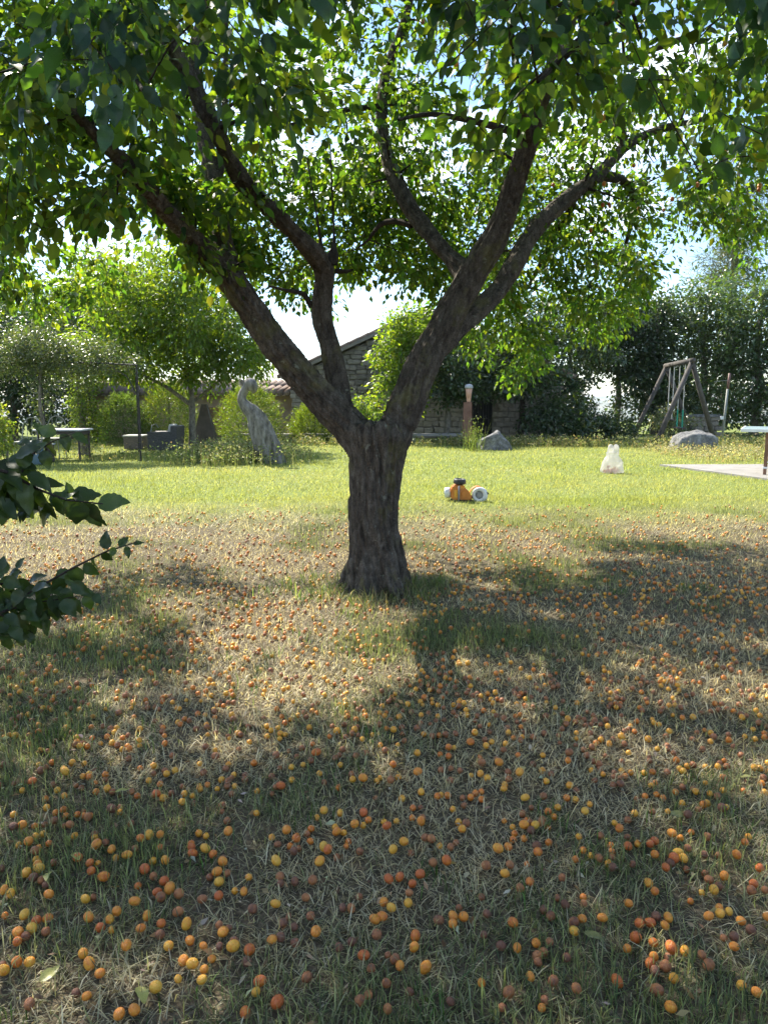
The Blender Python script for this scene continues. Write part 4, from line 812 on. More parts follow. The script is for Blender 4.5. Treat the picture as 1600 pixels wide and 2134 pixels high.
# fallen leaves
FLM = [leaf_mesh('fallen_leaf', 40 + i, 0.28, curl=0.25 - 0.2 * i, fold=0.3, n=8) for i in range(3)]
for m_ in FLM: m_.materials.append(M['leaf_dry'])
for i, (x, y, a, k, lab) in enumerate([(1395, 1722, 10, .062, 'broad pale green fallen leaf lying flat in the grass at the right'), (292, 2082, -60, .055, 'long pale dry fallen leaf standing in the grass at lower left'), (1130, 1392, 80, .05, 'small whitish dry leaf in the shade right of the trunk'), (1335, 1302, 30, .045, 'curled whitish leaf in the shade under the right of the tree'), (155, 1802, -50, .05, 'yellow green fallen leaf on plums at the left edge'), (85, 2070, 60, .05, 'narrow grey green fallen leaf near the lower left corner'), (1215, 1972, -20, .05, 'narrow straw coloured dry leaf at lower right'), (1540, 1640, 0, .055, 'crumpled pale dry leaf at the right edge of the grass'), (240, 1672, 20, .05, 'pale yellow fallen leaf beside a plum at the left'), (105, 1845, -80, .045, 'small upright green leaf among russet plums at the left')]):
    p = gnd(x, y); o = bpy.data.objects.new('fallen_leaf', FLM[i % 3]); COL.objects.link(o)
    o.location = (p.x, p.y, gz(p.x, p.y) + .03); o.scale = (k, k, k); o.rotation_euler = (RNG.uniform(-.4, .4), RNG.uniform(-.5, .1), R(a)); tag(o, lab, 'leaf')

# ------------------------------------------------------------------ buildings behind the garden
def stone_mesh(seed):
    bm = bmesh.new(); bmesh.ops.create_cube(bm, size=1.0); rr = random.Random(seed)
    for v in bm.verts: v.co += Vector((rr.uniform(-.07, .07), rr.uniform(-.05, .05), rr.uniform(-.08, .08)))
    bmesh.ops.bevel(bm, geom=bm.edges[:], offset=.09, segments=1, affect='EDGES')
    me = bpy.data.meshes.new('stone'); bm.to_mesh(me); bm.free(); me.materials.append(M['stone']); return me
STN = [stone_mesh(i) for i in range(7)]
def put(name, me, loc, scale, parent, rot=(0, 0, 0)):
    o = bpy.data.objects.new(name, me); COL.objects.link(o); o.parent = parent
    Mx = Matrix.LocRotScale(Vector(loc), Matrix.Rotation(rot[2], 3, 'Z') @ Matrix.Rotation(rot[1], 3, 'Y') @ Matrix.Rotation(rot[0], 3, 'X'), Vector(scale))
    o.matrix_basis = (parent.matrix_basis.inverted() if parent.parent is None else Matrix()) @ Mx
    return o
def course_stones(x0, x1, z0, z1, yf, parent, top=None, hmin=.13, hmax=.21, skip=None, wmin=.2, wmax=.46, limit=300, solo=None):
    mass = MB()
    rr = random.Random(int(x0 * 10) + 5); z = z0; c = 0
    while z < z1:
        h = rr.uniform(hmin, hmax); x = x0 + rr.uniform(-.1, 0)
        while x < x1:
            wd = rr.uniform(wmin, wmax); cx = x + wd / 2; cz = z + h / 2
            if (top is None or cz + h * .5 < top(cx)) and not (skip and skip(cx, cz)) and c < limit:
                me_ = STN[rr.randrange(7)]; lc = (cx, yf - rr.uniform(0, .02), cz + rr.uniform(-.02, .02)); sc_ = (wd * rr.uniform(.86, .98), .10 + rr.uniform(0, .03), h * rr.uniform(.8, .98)); ro = (0, rr.uniform(-.05, .05), rr.uniform(-.03, .03))
                if solo is None or solo(cx, cz): put('stone', me_, lc, sc_, parent, ro); c += 1
                else: mass.add([Matrix.LocRotScale(Vector(lc), Matrix.Rotation(ro[1], 3, 'Y'), Vector(sc_)) @ v.co for v in me_.vertices], [tuple(p.vertices) for p in me_.polygons])
            x += wd
        z += h
    if mass.v: mass.build('stones', M['stone'], parent)['kind'] = 'stuff'
YB = 25.0
BLD = empty('stone_farmhouse', (1, YB, 0), 'old stone farmhouse with a low pitched gable behind the trees', 'building')
RX, RZ, SL = 1.35, at(900, 652, YB).z, 0.45                     # ridge and roof slope
XL, XR = -2.9, 5.6
gtop = lambda x: RZ - SL * abs(x - RX) - 0.05
def gable():
    ze = gtop(XL); zr = gtop(XR); y0, y1 = YB, YB + 7
    v = [(XL, y0, -.6), (XR, y0, -.6), (XR, y0, zr), (RX, y0, gtop(RX)), (XL, y0, ze)]; v += [(a, y1, c) for a, b, c in v]
    f = [(0, 1, 2, 3, 4), (9, 8, 7, 6, 5), (0, 5, 6, 1), (1, 6, 7, 2), (4, 9, 5, 0)]
    W_ = MB().add(v, f).build('wall', M['mortar'], BLD)
    DX0, DX1 = at(984, 860, YB).x, at(1016, 860, YB).x
    course_stones(XL, XR, .0, RZ, YB - .02, W_, gtop, skip=lambda x, z: (x > 0.9 and z > 1.75) or (DX0 - .2 < x < DX1 + .2 and z < 1.4), wmin=.15, wmax=.44, hmin=.10, hmax=.19, solo=lambda x, z: -2.9 < x < -.1 and z > .25)
    for sgn in (-1, 1):
        a = RX; b = XL - .35 if sgn < 0 else XR + .35; zb = RZ - SL * abs(b - RX)
        n = Vector((SL * sgn, 0, 1)).normalized() * .09
        vs = []
        for (x, z) in ((a, RZ), (b, zb)):
            for y in (YB - .28, YB + 7.2):
                vs += [(x, y, z), (x + n.x, y, z + n.z)]
        MB().add(vs, [(0, 2, 6, 4), (1, 5, 7, 3), (0, 4, 5, 1), (4, 6, 7, 5), (2, 3, 7, 6), (0, 1, 3, 2)]).build('roof', M['mortar'], BLD)
        # verge tiles, one by one
        tm = MB().tube([(0, -.1, 0), (0, .0, 0), (0, .38, .0)], [.085, .085, .07], 8).mesh('roof_tile', True)
        tm.materials.append(M['tile']); L_ = math.hypot(b - a, zb - RZ); k = int(L_ / .34)
        dirv = Vector((b - a, 0, zb - RZ)).normalized(); up_ = Vector((0, 0, 1))
        for i in range(k + 1):
            p = Vector((a, YB - .2, RZ)) + dirv * (i * .34) + n * 1.25
            put('roof_tile', tm, p, (1, 1, 1), BLD, (0, 0, 0)).matrix_basis = BLD.matrix_basis.inverted() @ Matrix.Translation(p) @ Vector((0, 1, 0)).rotation_difference(dirv).to_matrix().to_4x4()
    # gateway: near-black block paints the unlit opening behind iron bars
    MB().box(((DX0 + DX1) / 2, YB - .02, .55), (DX1 - DX0 + .25, .16, 1.5)).build('gateway', M['dark_opening'], BLD)
    g_ = MB()
    for i in range(7):
        x = DX0 + (DX1 - DX0) * i / 6; g_.tube([(x, YB - .14, 0), (x, YB - .14, 1.2 + .06 * math.sin(math.pi * i / 6))], .012, 6)
    for z in (.1, .62, 1.1): g_.tube([(DX0, YB - .14, z), (DX1, YB - .14, z)], .014, 6)
    g_.build('gate', M['iron'], BLD)
gable()
# low plastered wing on the left
WNG = empty('plastered_wing', (-6, 26, 0), 'low pink plastered outbuilding with a tiled lean roof at the left of the farmhouse', 'building')
def wing():
    x0, x1, y0, zt = -10.4, -3.0, 25.6, 1.36
    MB().box(((x0 + x1) / 2, y0 + 2, zt / 2 - .3), (x1 - x0, 4, zt + .6)).build('wall', M['plaster'], WNG)
    vs = [(x0 - .2, y0 - .4, zt), (x1 + .05, y0 - .4, zt), (x1 + .05, y0 + 3.6, zt + .4), (x0 - .2, y0 + 3.6, zt + .4)]; vs += [(a, b, c + .1) for a, b, c in vs]
    rf = MB().add(vs, [(3, 2, 1, 0), (4, 5, 6, 7), (0, 1, 5, 4), (1, 2, 6, 5), (2, 3, 7, 6), (3, 0, 4, 7)]).build('roof', M['tile'], WNG)
    tm = MB().tube([(0, -.5, -.05), (0, 1.2, .12)], [.11, .11], 8).mesh('roof_tile', True); tm.materials.append(M['tile'])
    tm2 = MB().tube([(0, 1.2, .12), (0, 3.6, .36)], [.11, .11], 8).mesh('roof_tile', True); tm2.materials.append(M['tile'])
    i = 0; x = x0
    while x < x1:
        put('roof_tile', tm, (x, y0, zt + .13), (1, 1, 1), rf); put('roof_tile', tm2, (x, y0, zt + .13), (1, 1, 1), rf); x += .235
    dx = at(452, 850, y0).x
    MB().box((dx, y0 - .03, .42), (.52, .1, 1.1)).build('door', M['door'], WNG)
    MB().box((dx - 2.3, y0 - .03, .62), (.5, .1, .5)).build('window_shutter', M['door'], WNG)
    MB().tube([(dx - .75, y0 - .05, .7), (dx - .75, y0 - .16, .74), (dx - .75, y0 - .16, .9)], .02, 6).build('wall_hook', M['iron'], WNG)
wing()

# ------------------------------------------------------------------ trees and shrubs of the background
def make_tree(name, base, label, trunkpath, ells, nleaf_per, spread, Lm, cols, leafmat, barkmat, tpl=LEAF2, droop=.4, cat='tree', group=None, wid=1.0, extra=()):
    t = empty(name, base, label, cat, group)
    q = curve_pts([(Vector(p), r) for p, r in trunkpath], .15); main = [q] + [curve_pts([(Vector(p), r) for p, r in e], .15) for e in extra]
    link('trunk', twig_mesh('trunk', main, 10), barkmat, t)
    cl = []
    for c, r, n in ells:
        v = unit(RNG.normal(size=(n, 3))) * (RNG.random((n, 1)) ** .38); v += .10 * RNG.normal(size=v.shape); cl.append(np.array(c) + v * np.array(r))
    cl = np.vstack(cl); cl = cl[cl[:, 2] > .12]
    sk = np.vstack([m_[len(m_) // 3:] for m_ in main]); pt = grow(sk, cl)
    b = link('branches', twig_mesh('branches', pt, 4), barkmat, t); b['kind'] = 'stuff'
    P, D, N, L = shoot_leaves(pt, nleaf_per, spread, droop, Lm, Lm * .22); ok = P[:, 2] > .02
    P, D, N, L = P[ok], D[ok], N[ok], L[ok]
    c = link('crown', leaves_mesh('crown', P, D, N, L, tints(len(P), cols), tpl, wid), leafmat, t); c['kind'] = 'stuff'
    return t
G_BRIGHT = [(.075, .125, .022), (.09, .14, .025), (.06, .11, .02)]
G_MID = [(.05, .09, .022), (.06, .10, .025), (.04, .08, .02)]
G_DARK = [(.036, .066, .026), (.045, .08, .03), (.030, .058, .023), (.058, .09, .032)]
# young walnut-like tree on the left lawn
b = gnd(402, 936)
def T_(px, py, Y, r): return (at(px, py, Y), r)
make_tree('spreading_tree', b, 'small round headed green tree with slender grey trunk beside the wicker chair', [((b.x, b.y, -.05), .11), ((b.x + .01, b.y, .5), .085), ((b.x + .02, b.y, 1.1), .08), ((b.x, b.y, 1.5), .06), ((b.x - .1, b.y, 2.6), .03)],
          [((b.x - .35, b.y, 3.0), (2.35, 2.0, 1.35), 300), ((b.x - .6, b.y - .3, 3.9), (2.1, 1.6, 1.3), 190), ((b.x - 1.7, b.y - .4, 2.3), (1.2, 1.2, .8), 80), ((b.x + 1.3, b.y - .2, 2.3), (1.0, 1.2, .7), 60)], 50, .34, .125, G_BRIGHT, M['leaf_tree'], M['bark_grey'], droop=.7, wid=.75,
          extra=[[((b.x + .01, b.y, 1.1), .06), ((b.x - .55, b.y - .2, 1.55), .045), ((b.x - 1.2, b.y - .3, 1.9), .03)], [((b.x + .01, b.y, 1.15), .05), ((b.x + .5, b.y + .1, 1.55), .04), ((b.x + 1.1, b.y, 2.0), .025)]])
def gtree(name, px, Y, label, h, ells, cols, lm, n=30, spread=.4, Lm=.12, trunk=.1, cat='tree', group=None, bark='bark_grey', **kw):
    x = at(px, 828, Y).x
    return make_tree(name, Vector((x, Y, 0)), label, [((x, Y, -.1), trunk), ((x + .05, Y, h * .3), trunk * .8), ((x - .05, Y + .1, h * .6), trunk * .5), ((x, Y, h * .85), trunk * .2)], [((x + c[0], Y + c[1], c[2]), r, k) for c, r, k in ells], n, spread, Lm, cols, M[lm], M[bark], cat=cat, group=group, **kw)
# middle: bright laurel in front of the gable and a paler bush below it
gtree('garden_tree', 838, 22.5, 'bright green young tree standing before the farmhouse gable', 3.2, [((-.1, 0, 1.9), (1.0, .8, 1.3), 140), ((.25, 0, 3.1), (.85, .7, .8), 80)], G_BRIGHT, 'leaf_tree', 40, .3, .11)
gtree('laurel_bush', 768, 21.5, 'rounded pale green bush between the forked limbs beneath the gable', 1.2, [((0, 0, .75), (.62, .6, .72), 60)], [(.07, .12, .03), (.055, .1, .03), (.09, .13, .04)], 'leaf_tree', 36, .22, .09, .04, 'bush')
# right: shaded trees hiding the farmhouse, tall oaks behind the swings
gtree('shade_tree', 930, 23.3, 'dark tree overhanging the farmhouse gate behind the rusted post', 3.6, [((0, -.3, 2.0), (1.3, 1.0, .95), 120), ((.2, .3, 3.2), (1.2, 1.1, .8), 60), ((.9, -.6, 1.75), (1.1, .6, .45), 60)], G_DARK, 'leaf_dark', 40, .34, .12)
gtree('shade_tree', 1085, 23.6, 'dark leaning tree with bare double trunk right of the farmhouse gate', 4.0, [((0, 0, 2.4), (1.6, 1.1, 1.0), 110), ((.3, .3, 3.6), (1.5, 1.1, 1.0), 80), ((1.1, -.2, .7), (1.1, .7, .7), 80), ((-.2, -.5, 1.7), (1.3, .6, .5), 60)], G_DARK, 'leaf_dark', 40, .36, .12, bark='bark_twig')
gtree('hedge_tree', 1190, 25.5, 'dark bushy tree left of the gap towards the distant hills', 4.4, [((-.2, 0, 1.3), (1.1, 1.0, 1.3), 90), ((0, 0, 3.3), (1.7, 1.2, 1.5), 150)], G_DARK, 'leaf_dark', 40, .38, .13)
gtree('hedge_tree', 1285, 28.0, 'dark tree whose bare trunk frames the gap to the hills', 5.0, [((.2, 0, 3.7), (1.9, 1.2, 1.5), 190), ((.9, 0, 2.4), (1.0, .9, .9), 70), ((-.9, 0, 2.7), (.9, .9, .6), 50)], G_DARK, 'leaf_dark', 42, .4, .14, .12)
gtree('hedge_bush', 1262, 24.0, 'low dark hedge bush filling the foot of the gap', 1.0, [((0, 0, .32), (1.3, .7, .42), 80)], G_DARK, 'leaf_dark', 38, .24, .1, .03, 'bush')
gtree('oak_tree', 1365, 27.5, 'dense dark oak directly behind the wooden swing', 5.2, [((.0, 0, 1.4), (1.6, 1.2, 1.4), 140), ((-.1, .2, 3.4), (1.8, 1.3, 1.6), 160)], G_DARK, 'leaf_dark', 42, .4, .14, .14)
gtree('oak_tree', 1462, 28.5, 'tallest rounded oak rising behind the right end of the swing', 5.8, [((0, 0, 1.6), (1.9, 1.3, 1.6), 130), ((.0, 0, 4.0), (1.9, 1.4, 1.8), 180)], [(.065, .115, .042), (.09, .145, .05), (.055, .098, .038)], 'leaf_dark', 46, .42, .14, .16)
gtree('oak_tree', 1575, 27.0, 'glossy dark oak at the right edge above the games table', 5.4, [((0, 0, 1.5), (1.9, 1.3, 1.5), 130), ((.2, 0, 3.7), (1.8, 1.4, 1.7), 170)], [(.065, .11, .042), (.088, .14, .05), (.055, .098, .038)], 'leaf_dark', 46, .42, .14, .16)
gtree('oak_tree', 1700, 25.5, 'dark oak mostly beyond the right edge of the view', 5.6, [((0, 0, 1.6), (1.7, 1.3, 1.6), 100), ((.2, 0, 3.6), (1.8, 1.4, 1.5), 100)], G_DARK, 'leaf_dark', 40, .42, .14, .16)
gtree('flowering_bush', 1405, 24.8, 'pale glinting leafy bush growing under the swing ropes', 1.0, [((0, 0, .5), (.75, .5, .55), 70)], [(.12, .15, .09), (.09, .12, .06), (.16, .18, .12)], 'leaf_dark', 34, .2, .075, .03, 'bush')
# far pine, top right
x = at(1535, 400, 34).x
make_tree('pine_tree', Vector((x, 34, 0)), 'tall feathery grey green pine seen beyond the canopy at the right', [((x, 34, -.2), .22), ((x + .1, 34, 5), .16), ((x, 34, 11), .06)], [((x, 34, 8.6), (1.7, 1.5, 2.4), 150), ((x - .3, 34, 6.2), (1.5, 1.4, 1.2), 60)], 70, .45, .22, [(.09, .115, .07), (.075, .10, .06)], M['leaf_dark'], M['bark_grey'], LEAF2, .0, wid=.14)
# left: dark hedge trees behind the pergola
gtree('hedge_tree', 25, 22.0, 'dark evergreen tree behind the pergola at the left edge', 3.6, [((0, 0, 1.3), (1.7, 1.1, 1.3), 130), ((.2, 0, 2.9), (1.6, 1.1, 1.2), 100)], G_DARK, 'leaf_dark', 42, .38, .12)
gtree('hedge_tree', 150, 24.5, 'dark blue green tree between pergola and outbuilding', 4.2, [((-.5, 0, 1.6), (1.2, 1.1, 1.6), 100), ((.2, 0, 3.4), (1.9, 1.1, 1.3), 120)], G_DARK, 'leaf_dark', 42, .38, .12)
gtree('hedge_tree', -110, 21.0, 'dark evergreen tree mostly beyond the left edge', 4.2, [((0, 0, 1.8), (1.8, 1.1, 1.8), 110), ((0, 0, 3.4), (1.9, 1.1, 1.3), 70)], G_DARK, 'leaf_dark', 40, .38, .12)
gtree('pale_shrub', 2, 14.2, 'pale yellow green shrub lit by the sun at the left edge', 1.0, [((-.05, 0, .55), (.28, .4, .6), 46), ((-.4, 0, .8), (.4, .4, .7), 40)], [(.10, .15, .045), (.13, .17, .06)], 'leaf_tree', 32, .16, .06, .03, 'shrub')

gtree('garden_tree', 235, 27.5, 'tall bright green tree filling the sky behind the pergola', 5.4, [((0, 0, 4.4), (2.6, 1.6, 1.7), 230), ((-1.5, 0, 3.2), (1.6, 1.2, 1.2), 80), ((2.0, 0, 3.4), (1.6, 1.2, 1.2), 80)], G_BRIGHT, 'leaf_tree', 44, .42, .14, .14)
gtree('garden_tree', 20, 27.0, 'tall pale green tree above the pergola at the left edge', 5.4, [((0, 0, 4.0), (2.2, 1.5, 1.7), 170)], G_BRIGHT, 'leaf_tree', 44, .42, .14, .14)
# clipped young yews in a row
def conifer(px, Y, h, rx, label, cols, n=2900):
    x = at(px, 828, Y).x; t = empty('yew_shrub', Vector((x, Y, 0)), label, 'shrub', 'feathery evergreen shrubs in a row')
    MB().tube([(x, Y, -.05), (x, Y, h * .8)], [.05, .01], 6).build('trunk', M['bark_grey'], t)
    u = RNG.random(n); th = RNG.uniform(0, 2 * np.pi, n); prof = np.interp(u, [0, .12, .4, .75, 1], [.55, .92, 1.0, .72, .12])
    rr = prof * rx * (.45 + .55 * RNG.random(n) ** .5) * (1 + .12 * np.sin(th * 5 + u * 9))
    S = np.stack([x + rr * np.cos(th), Y + rr * np.sin(th), u * h * .93 + .02], -1)
    d = unit(np.stack([np.cos(th) * .9, np.sin(th) * .9, .35 + .9 * u], -1) + .3 * RNG.normal(size=(n, 3)))
    ln = RNG.uniform(.12, .34, n); k = 7
    tpos = RNG.random((n, k)); Pn = S[:, None] + d[:, None] * (tpos * ln[:, None])[..., None]; Pn = Pn.reshape(-1, 3)
    dn = unit(np.repeat(d, k, 0) * .8 + rdir(n * k) * .75); tint = np.repeat(tints(n, cols, .2), k, 0)
    c = link('foliage', leaves_mesh('foliage', Pn, dn, rdir(n * k), RNG.uniform(.035, .065, n * k), tint, LEAF2, .5), M['leaf_tree'], t); c['kind'] = 'stuff'
yc = [(.055, .092, .026), (.045, .08, .024), (.078, .112, .028)]
conifer(352, 22.3, 1.66, .74, 'feathery light green yew behind the wicker chair', yc)
conifer(520, 21.8, 1.64, .86, 'feathery light green yew behind the carved bird', yc)
conifer(655, 22.4, 1.05, .62, 'small feathery yew half hidden by the left limb of the plum tree', yc)
conifer(255, 21.6, 1.30, .66, 'dark blue green yew left of the iron pergola post', [(.04, .075, .04), (.05, .085, .04)])

# ------------------------------------------------------------------ pergola with climbing rose
PB = gnd(97, 958)
PERG = empty('rose_pergola', (at(190, 828, 16.5).x, 16.5, 0), 'iron pergola with slender posts overgrown by a climbing rose', 'pergola')
posts = [(at(97, 960, 15.8), 1.98), (at(172, 955, 17.6), 1.98), (at(293, 940, 15.9), 1.95), (at(-40, 960, 15.8), 1.95), (at(290, 940, 18.2), 1.95)]
for p, h in posts: MB().tube([(p.x, p.y, -.05), (p.x + .02, p.y, h * .5), (p.x, p.y, h)], .017, 8).build('post', M['iron'], PERG)
def rail(a, b): MB().tube([(posts[a][0].x, posts[a][0].y, posts[a][1]), ((posts[a][0].x + posts[b][0].x) / 2, (posts[a][0].y + posts[b][0].y) / 2, (posts[a][1] + posts[b][1]) / 2 + .03), (posts[b][0].x, posts[b][0].y, posts[b][1])], .015, 8).build('rail', M['iron'], PERG)
for a, b in ((3, 0), (0, 2), (1, 4), (2, 4), (0, 1)): rail(a, b)
def brace(a, dx): p, h = posts[a]; MB().tube([(p.x, p.y, h - .62), (p.x + dx * .35, p.y, h - .22), (p.x + dx, p.y, h)], .012, 6).build('brace', M['iron'], PERG)
brace(2, -.6); brace(0, -.6)
rp = posts[0][0]; rq = posts[1][0]
make_tree('climbing_rose', Vector((rp.x + .03, rp.y - .08, 0)), 'climbing rose with twisted stem covering the left of the pergola', [((rp.x + .04, rp.y - .09, -.05), .05), ((rp.x + .07, rp.y - .06, .5), .04), ((rp.x - .03, rp.y - .05, 1.1), .035), ((rp.x + .02, rp.y, 2.0), .02)],
          [((rp.x - .1, rp.y + .2, 2.2), (1.0, .7, .42), 200), ((rp.x - .2, rp.y + .2, 2.45), (.7, .6, .4), 90), ((rp.x + .75, rp.y + .5, 2.15), (.75, .7, .36), 120), ((rp.x - .9, rp.y, 2.0), (.5, .6, .4), 70), ((rp.x + .45, rp.y + .4, 1.75), (.8, .4, .3), 40), ((rp.x - .1, rp.y + .1, 1.3), (.25, .25, .6), 26), ((rp.x + 1.4, rp.y + .4, 1.98), (.6, .5, .2), 60), ((rp.x + .3, rp.y - .05, 1.85), (1.1, .2, .28), 60)], 30, .16, .05, [(.07, .105, .04), (.085, .12, .05), (.11, .14, .07), (.055, .09, .03)], M['leaf_dark'], M['bark_grey'], LEAF2, .3, cat='climber')
make_tree('climbing_rose', Vector((rq.x + .08, rq.y - .1, 0)), 'climbing rose with stout stem round the second pergola post', [((rq.x + .08, rq.y - .1, -.05), .14), ((rq.x + .1, rq.y - .1, .35), .11), ((rq.x + .04, rq.y - .05, 1.1), .06), ((rq.x, rq.y, 1.9), .03)],
          [((rq.x + .15, rq.y, 1.2), (.42, .4, .7), 70), ((rq.x + .25, rq.y - .1, .6), (.4, .35, .45), 40), ((rq.x, rq.y, 1.95), (.7, .6, .22), 40)], 30, .18, .06, [(.06, .10, .03), (.075, .115, .035), (.05, .085, .03)], M['leaf_tree'], M['bark_grey'], LEAF2, .4, cat='climber')

# ------------------------------------------------------------------ garden furniture on the left
def furn():
    # table under the pergola
    c = at(133, 900, 16.2); z = .63
    t = empty('garden_table', (c.x, c.y, 0), 'long pale topped garden table with dark legs under the rose pergola', 'table')
    MB().box((c.x, c.y, z), (1.0, .7, .035), bev=.01).build('table_top', M['table_top'], t)
    MB().box((c.x, c.y, z - .06), (.9, .6, .06)).build('apron', M['dark_steel'], t)
    for sx in (-.42, .42):
        for sy in (-.27, .27): MB().tube([(c.x + sx, c.y + sy, 0), (c.x + sx, c.y + sy, z - .02)], .022, 8).build('leg', M['dark_steel'], t)
    # wire backed chairs
    for k, (px, lab) in enumerate(((66, 'wire backed garden chair at the left end of the pergola table'), (118, 'wire backed garden chair tucked behind the pergola table'))):
        q = at(px, 900, 15.6 if k == 0 else 16.9); ch = empty('wire_chair', (q.x, q.y, 0), lab, 'chair', 'wire garden chairs')
        arc = [(q.x - .2, q.y, .42)] + [(q.x - .2 * math.cos(R(a)), q.y + .06, .66 + .24 * math.sin(R(a))) for a in range(0, 181, 20)] + [(q.x + .2, q.y, .42)]
        MB().tube(arc, .011, 6).build('back_frame', M['pole'], ch)
        for dx in (-.1, 0, .1): MB().tube([(q.x + dx, q.y + .02, .42), (q.x + dx, q.y + .06, .86)], .006, 5).build('back_wire', M['pole'], ch)
        MB().box((q.x, q.y - .2, .42), (.42, .42, .03), bev=.01).build('seat', M['pole'], ch)
        for sx in (-.18, .18):
            for sy in (-.38, -.02): MB().tube([(q.x + sx * 1.1, q.y + sy, 0), (q.x + sx, q.y + sy, .42)], .011, 6).build('leg', M['pole'], ch)
    q = at(72, 940, 15.0)
    t = empty('water_drum', (q.x, q.y, 0), 'round blue grey drum standing left of the pergola post', 'drum')
    MB().lathe([(.0, 0), (.15, 0), (.17, .03), (.175, .18), (.17, .34), (.15, .38), (0, .39)], (q.x, q.y, 0), 20).build('drum_body', M['blue_pl'], t, True)
    MB().lathe([(.0, .39), (.12, .39), (.125, .42), (0, .43)], (q.x, q.y, 0), 16).build('lid', M['table_top'], t, True)
    q = at(93, 935, 15.6)
    t = empty('low_bench', (q.x, q.y, 0), 'low white topped bench beside the blue grey drum', 'bench')
    MB().box((q.x, q.y, .36), (.34, .3, .03), bev=.008).build('seat', M['table_top'], t)
    for sx in (-.13, .13): MB().box((q.x + sx, q.y, .17), (.03, .26, .35)).build('leg', M['dark_steel'], t)
    # wicker stool / side table
    q = gnd(285, 936); t = empty('wicker_stool', (q.x, q.y, 0), 'square brown wicker stool with pale top left of the armchair', 'stool')
    MB().box((q.x, q.y, .17), (.48, .48, .31), bev=.015).build('base', M['brownbox'], t)
    MB().box((q.x, q.y, .345), (.51, .51, .035), bev=.01).build('top', M['cushion'], t)
    # wicker armchair seen from the side
    q = gnd(349, 938); x, y = q.x, q.y; t = empty('wicker_armchair', (x, y, 0), 'dark grey wicker armchair with pale cushions on the lawn', 'armchair')
    MB().box((x - .06, y, .17), (.56, .62, .32), bev=.02).build('base', M['wicker'], t)
    for sy in (-.34, .34): MB().box((x - .08, y + sy, .24), (.58, .1, .46), bev=.025).build('armrest', M['wicker'], t)
    MB().box((x + .26, y, .31), (.16, .78, .60), Matrix.Rotation(R(5), 3, 'Y'), bev=.03).build('backrest', M['wicker'], t)
    MB().box((x - .06, y, .40), (.5, .56, .12), bev=.04).build('seat_cushion', M['cushion'], t)
    MB().box((x + .15, y, .53), (.1, .5, .24), Matrix.Rotation(R(14), 3, 'Y'), bev=.04).build('back_cushion', M['cushion'], t)
    MB().tube([(x - .3, y - .3, .46), (x - .28, y - .25, .62), (x - .2, y - .2, .66), (x - .14, y - .2, .56)], .012, 6).build('wire_scroll', M['pole'], t)
    # dark steel obelisk behind the tree trunk
    q = gnd(420, 933); x, y = q.x, q.y + .5; h = 1.12
    v = [(x - .34, y - .2, 0), (x + .34, y - .2, 0), (x + .34, y + .2, 0), (x - .34, y + .2, 0), (x - .07, y - .06, h), (x + .07, y - .06, h), (x + .07, y + .06, h), (x - .07, y + .06, h)]
    t = empty('steel_obelisk', (x, y, 0), 'tapering dark steel obelisk standing behind the small tree trunk', 'sculpture')
    MB().add(v, [(3, 2, 1, 0), (4, 5, 6, 7), (0, 1, 5, 4), (1, 2, 6, 5), (2, 3, 7, 6), (3, 0, 4, 7)]).build('shaft', M['dark_steel'], t)
    MB().box((x, y - .136, .42), (.52, .02, .015), Matrix.Rotation(R(7), 3, 'X')).build('seam', M['iron'], t)
    # low benches along the farmhouse
    for px0, px1, Y, lab, leg in ((500, 712, 22.4, 'long low grey stone bench before the yews left of the plum trunk', 3), (845, 972, 22.6, 'low grey plank bench ending at the rusted post', 2)):
        a = at(px0, 905, Y); b_ = at(px1, 905, Y); z = .22
        t = empty('low_bench', ((a.x + b_.x) / 2, Y, 0), lab, 'bench')
        MB().box(((a.x + b_.x) / 2, Y, z), (b_.x - a.x, .42, .075), bev=.012).build('seat', M['slab'], t)
        for i in range(leg): MB().box((a.x + .2 + (b_.x - a.x - .4) * i / (leg - 1), Y, z / 2 - .03), (.16, .32, z - .02), bev=.01).build('leg', M['rock'], t)
furn()

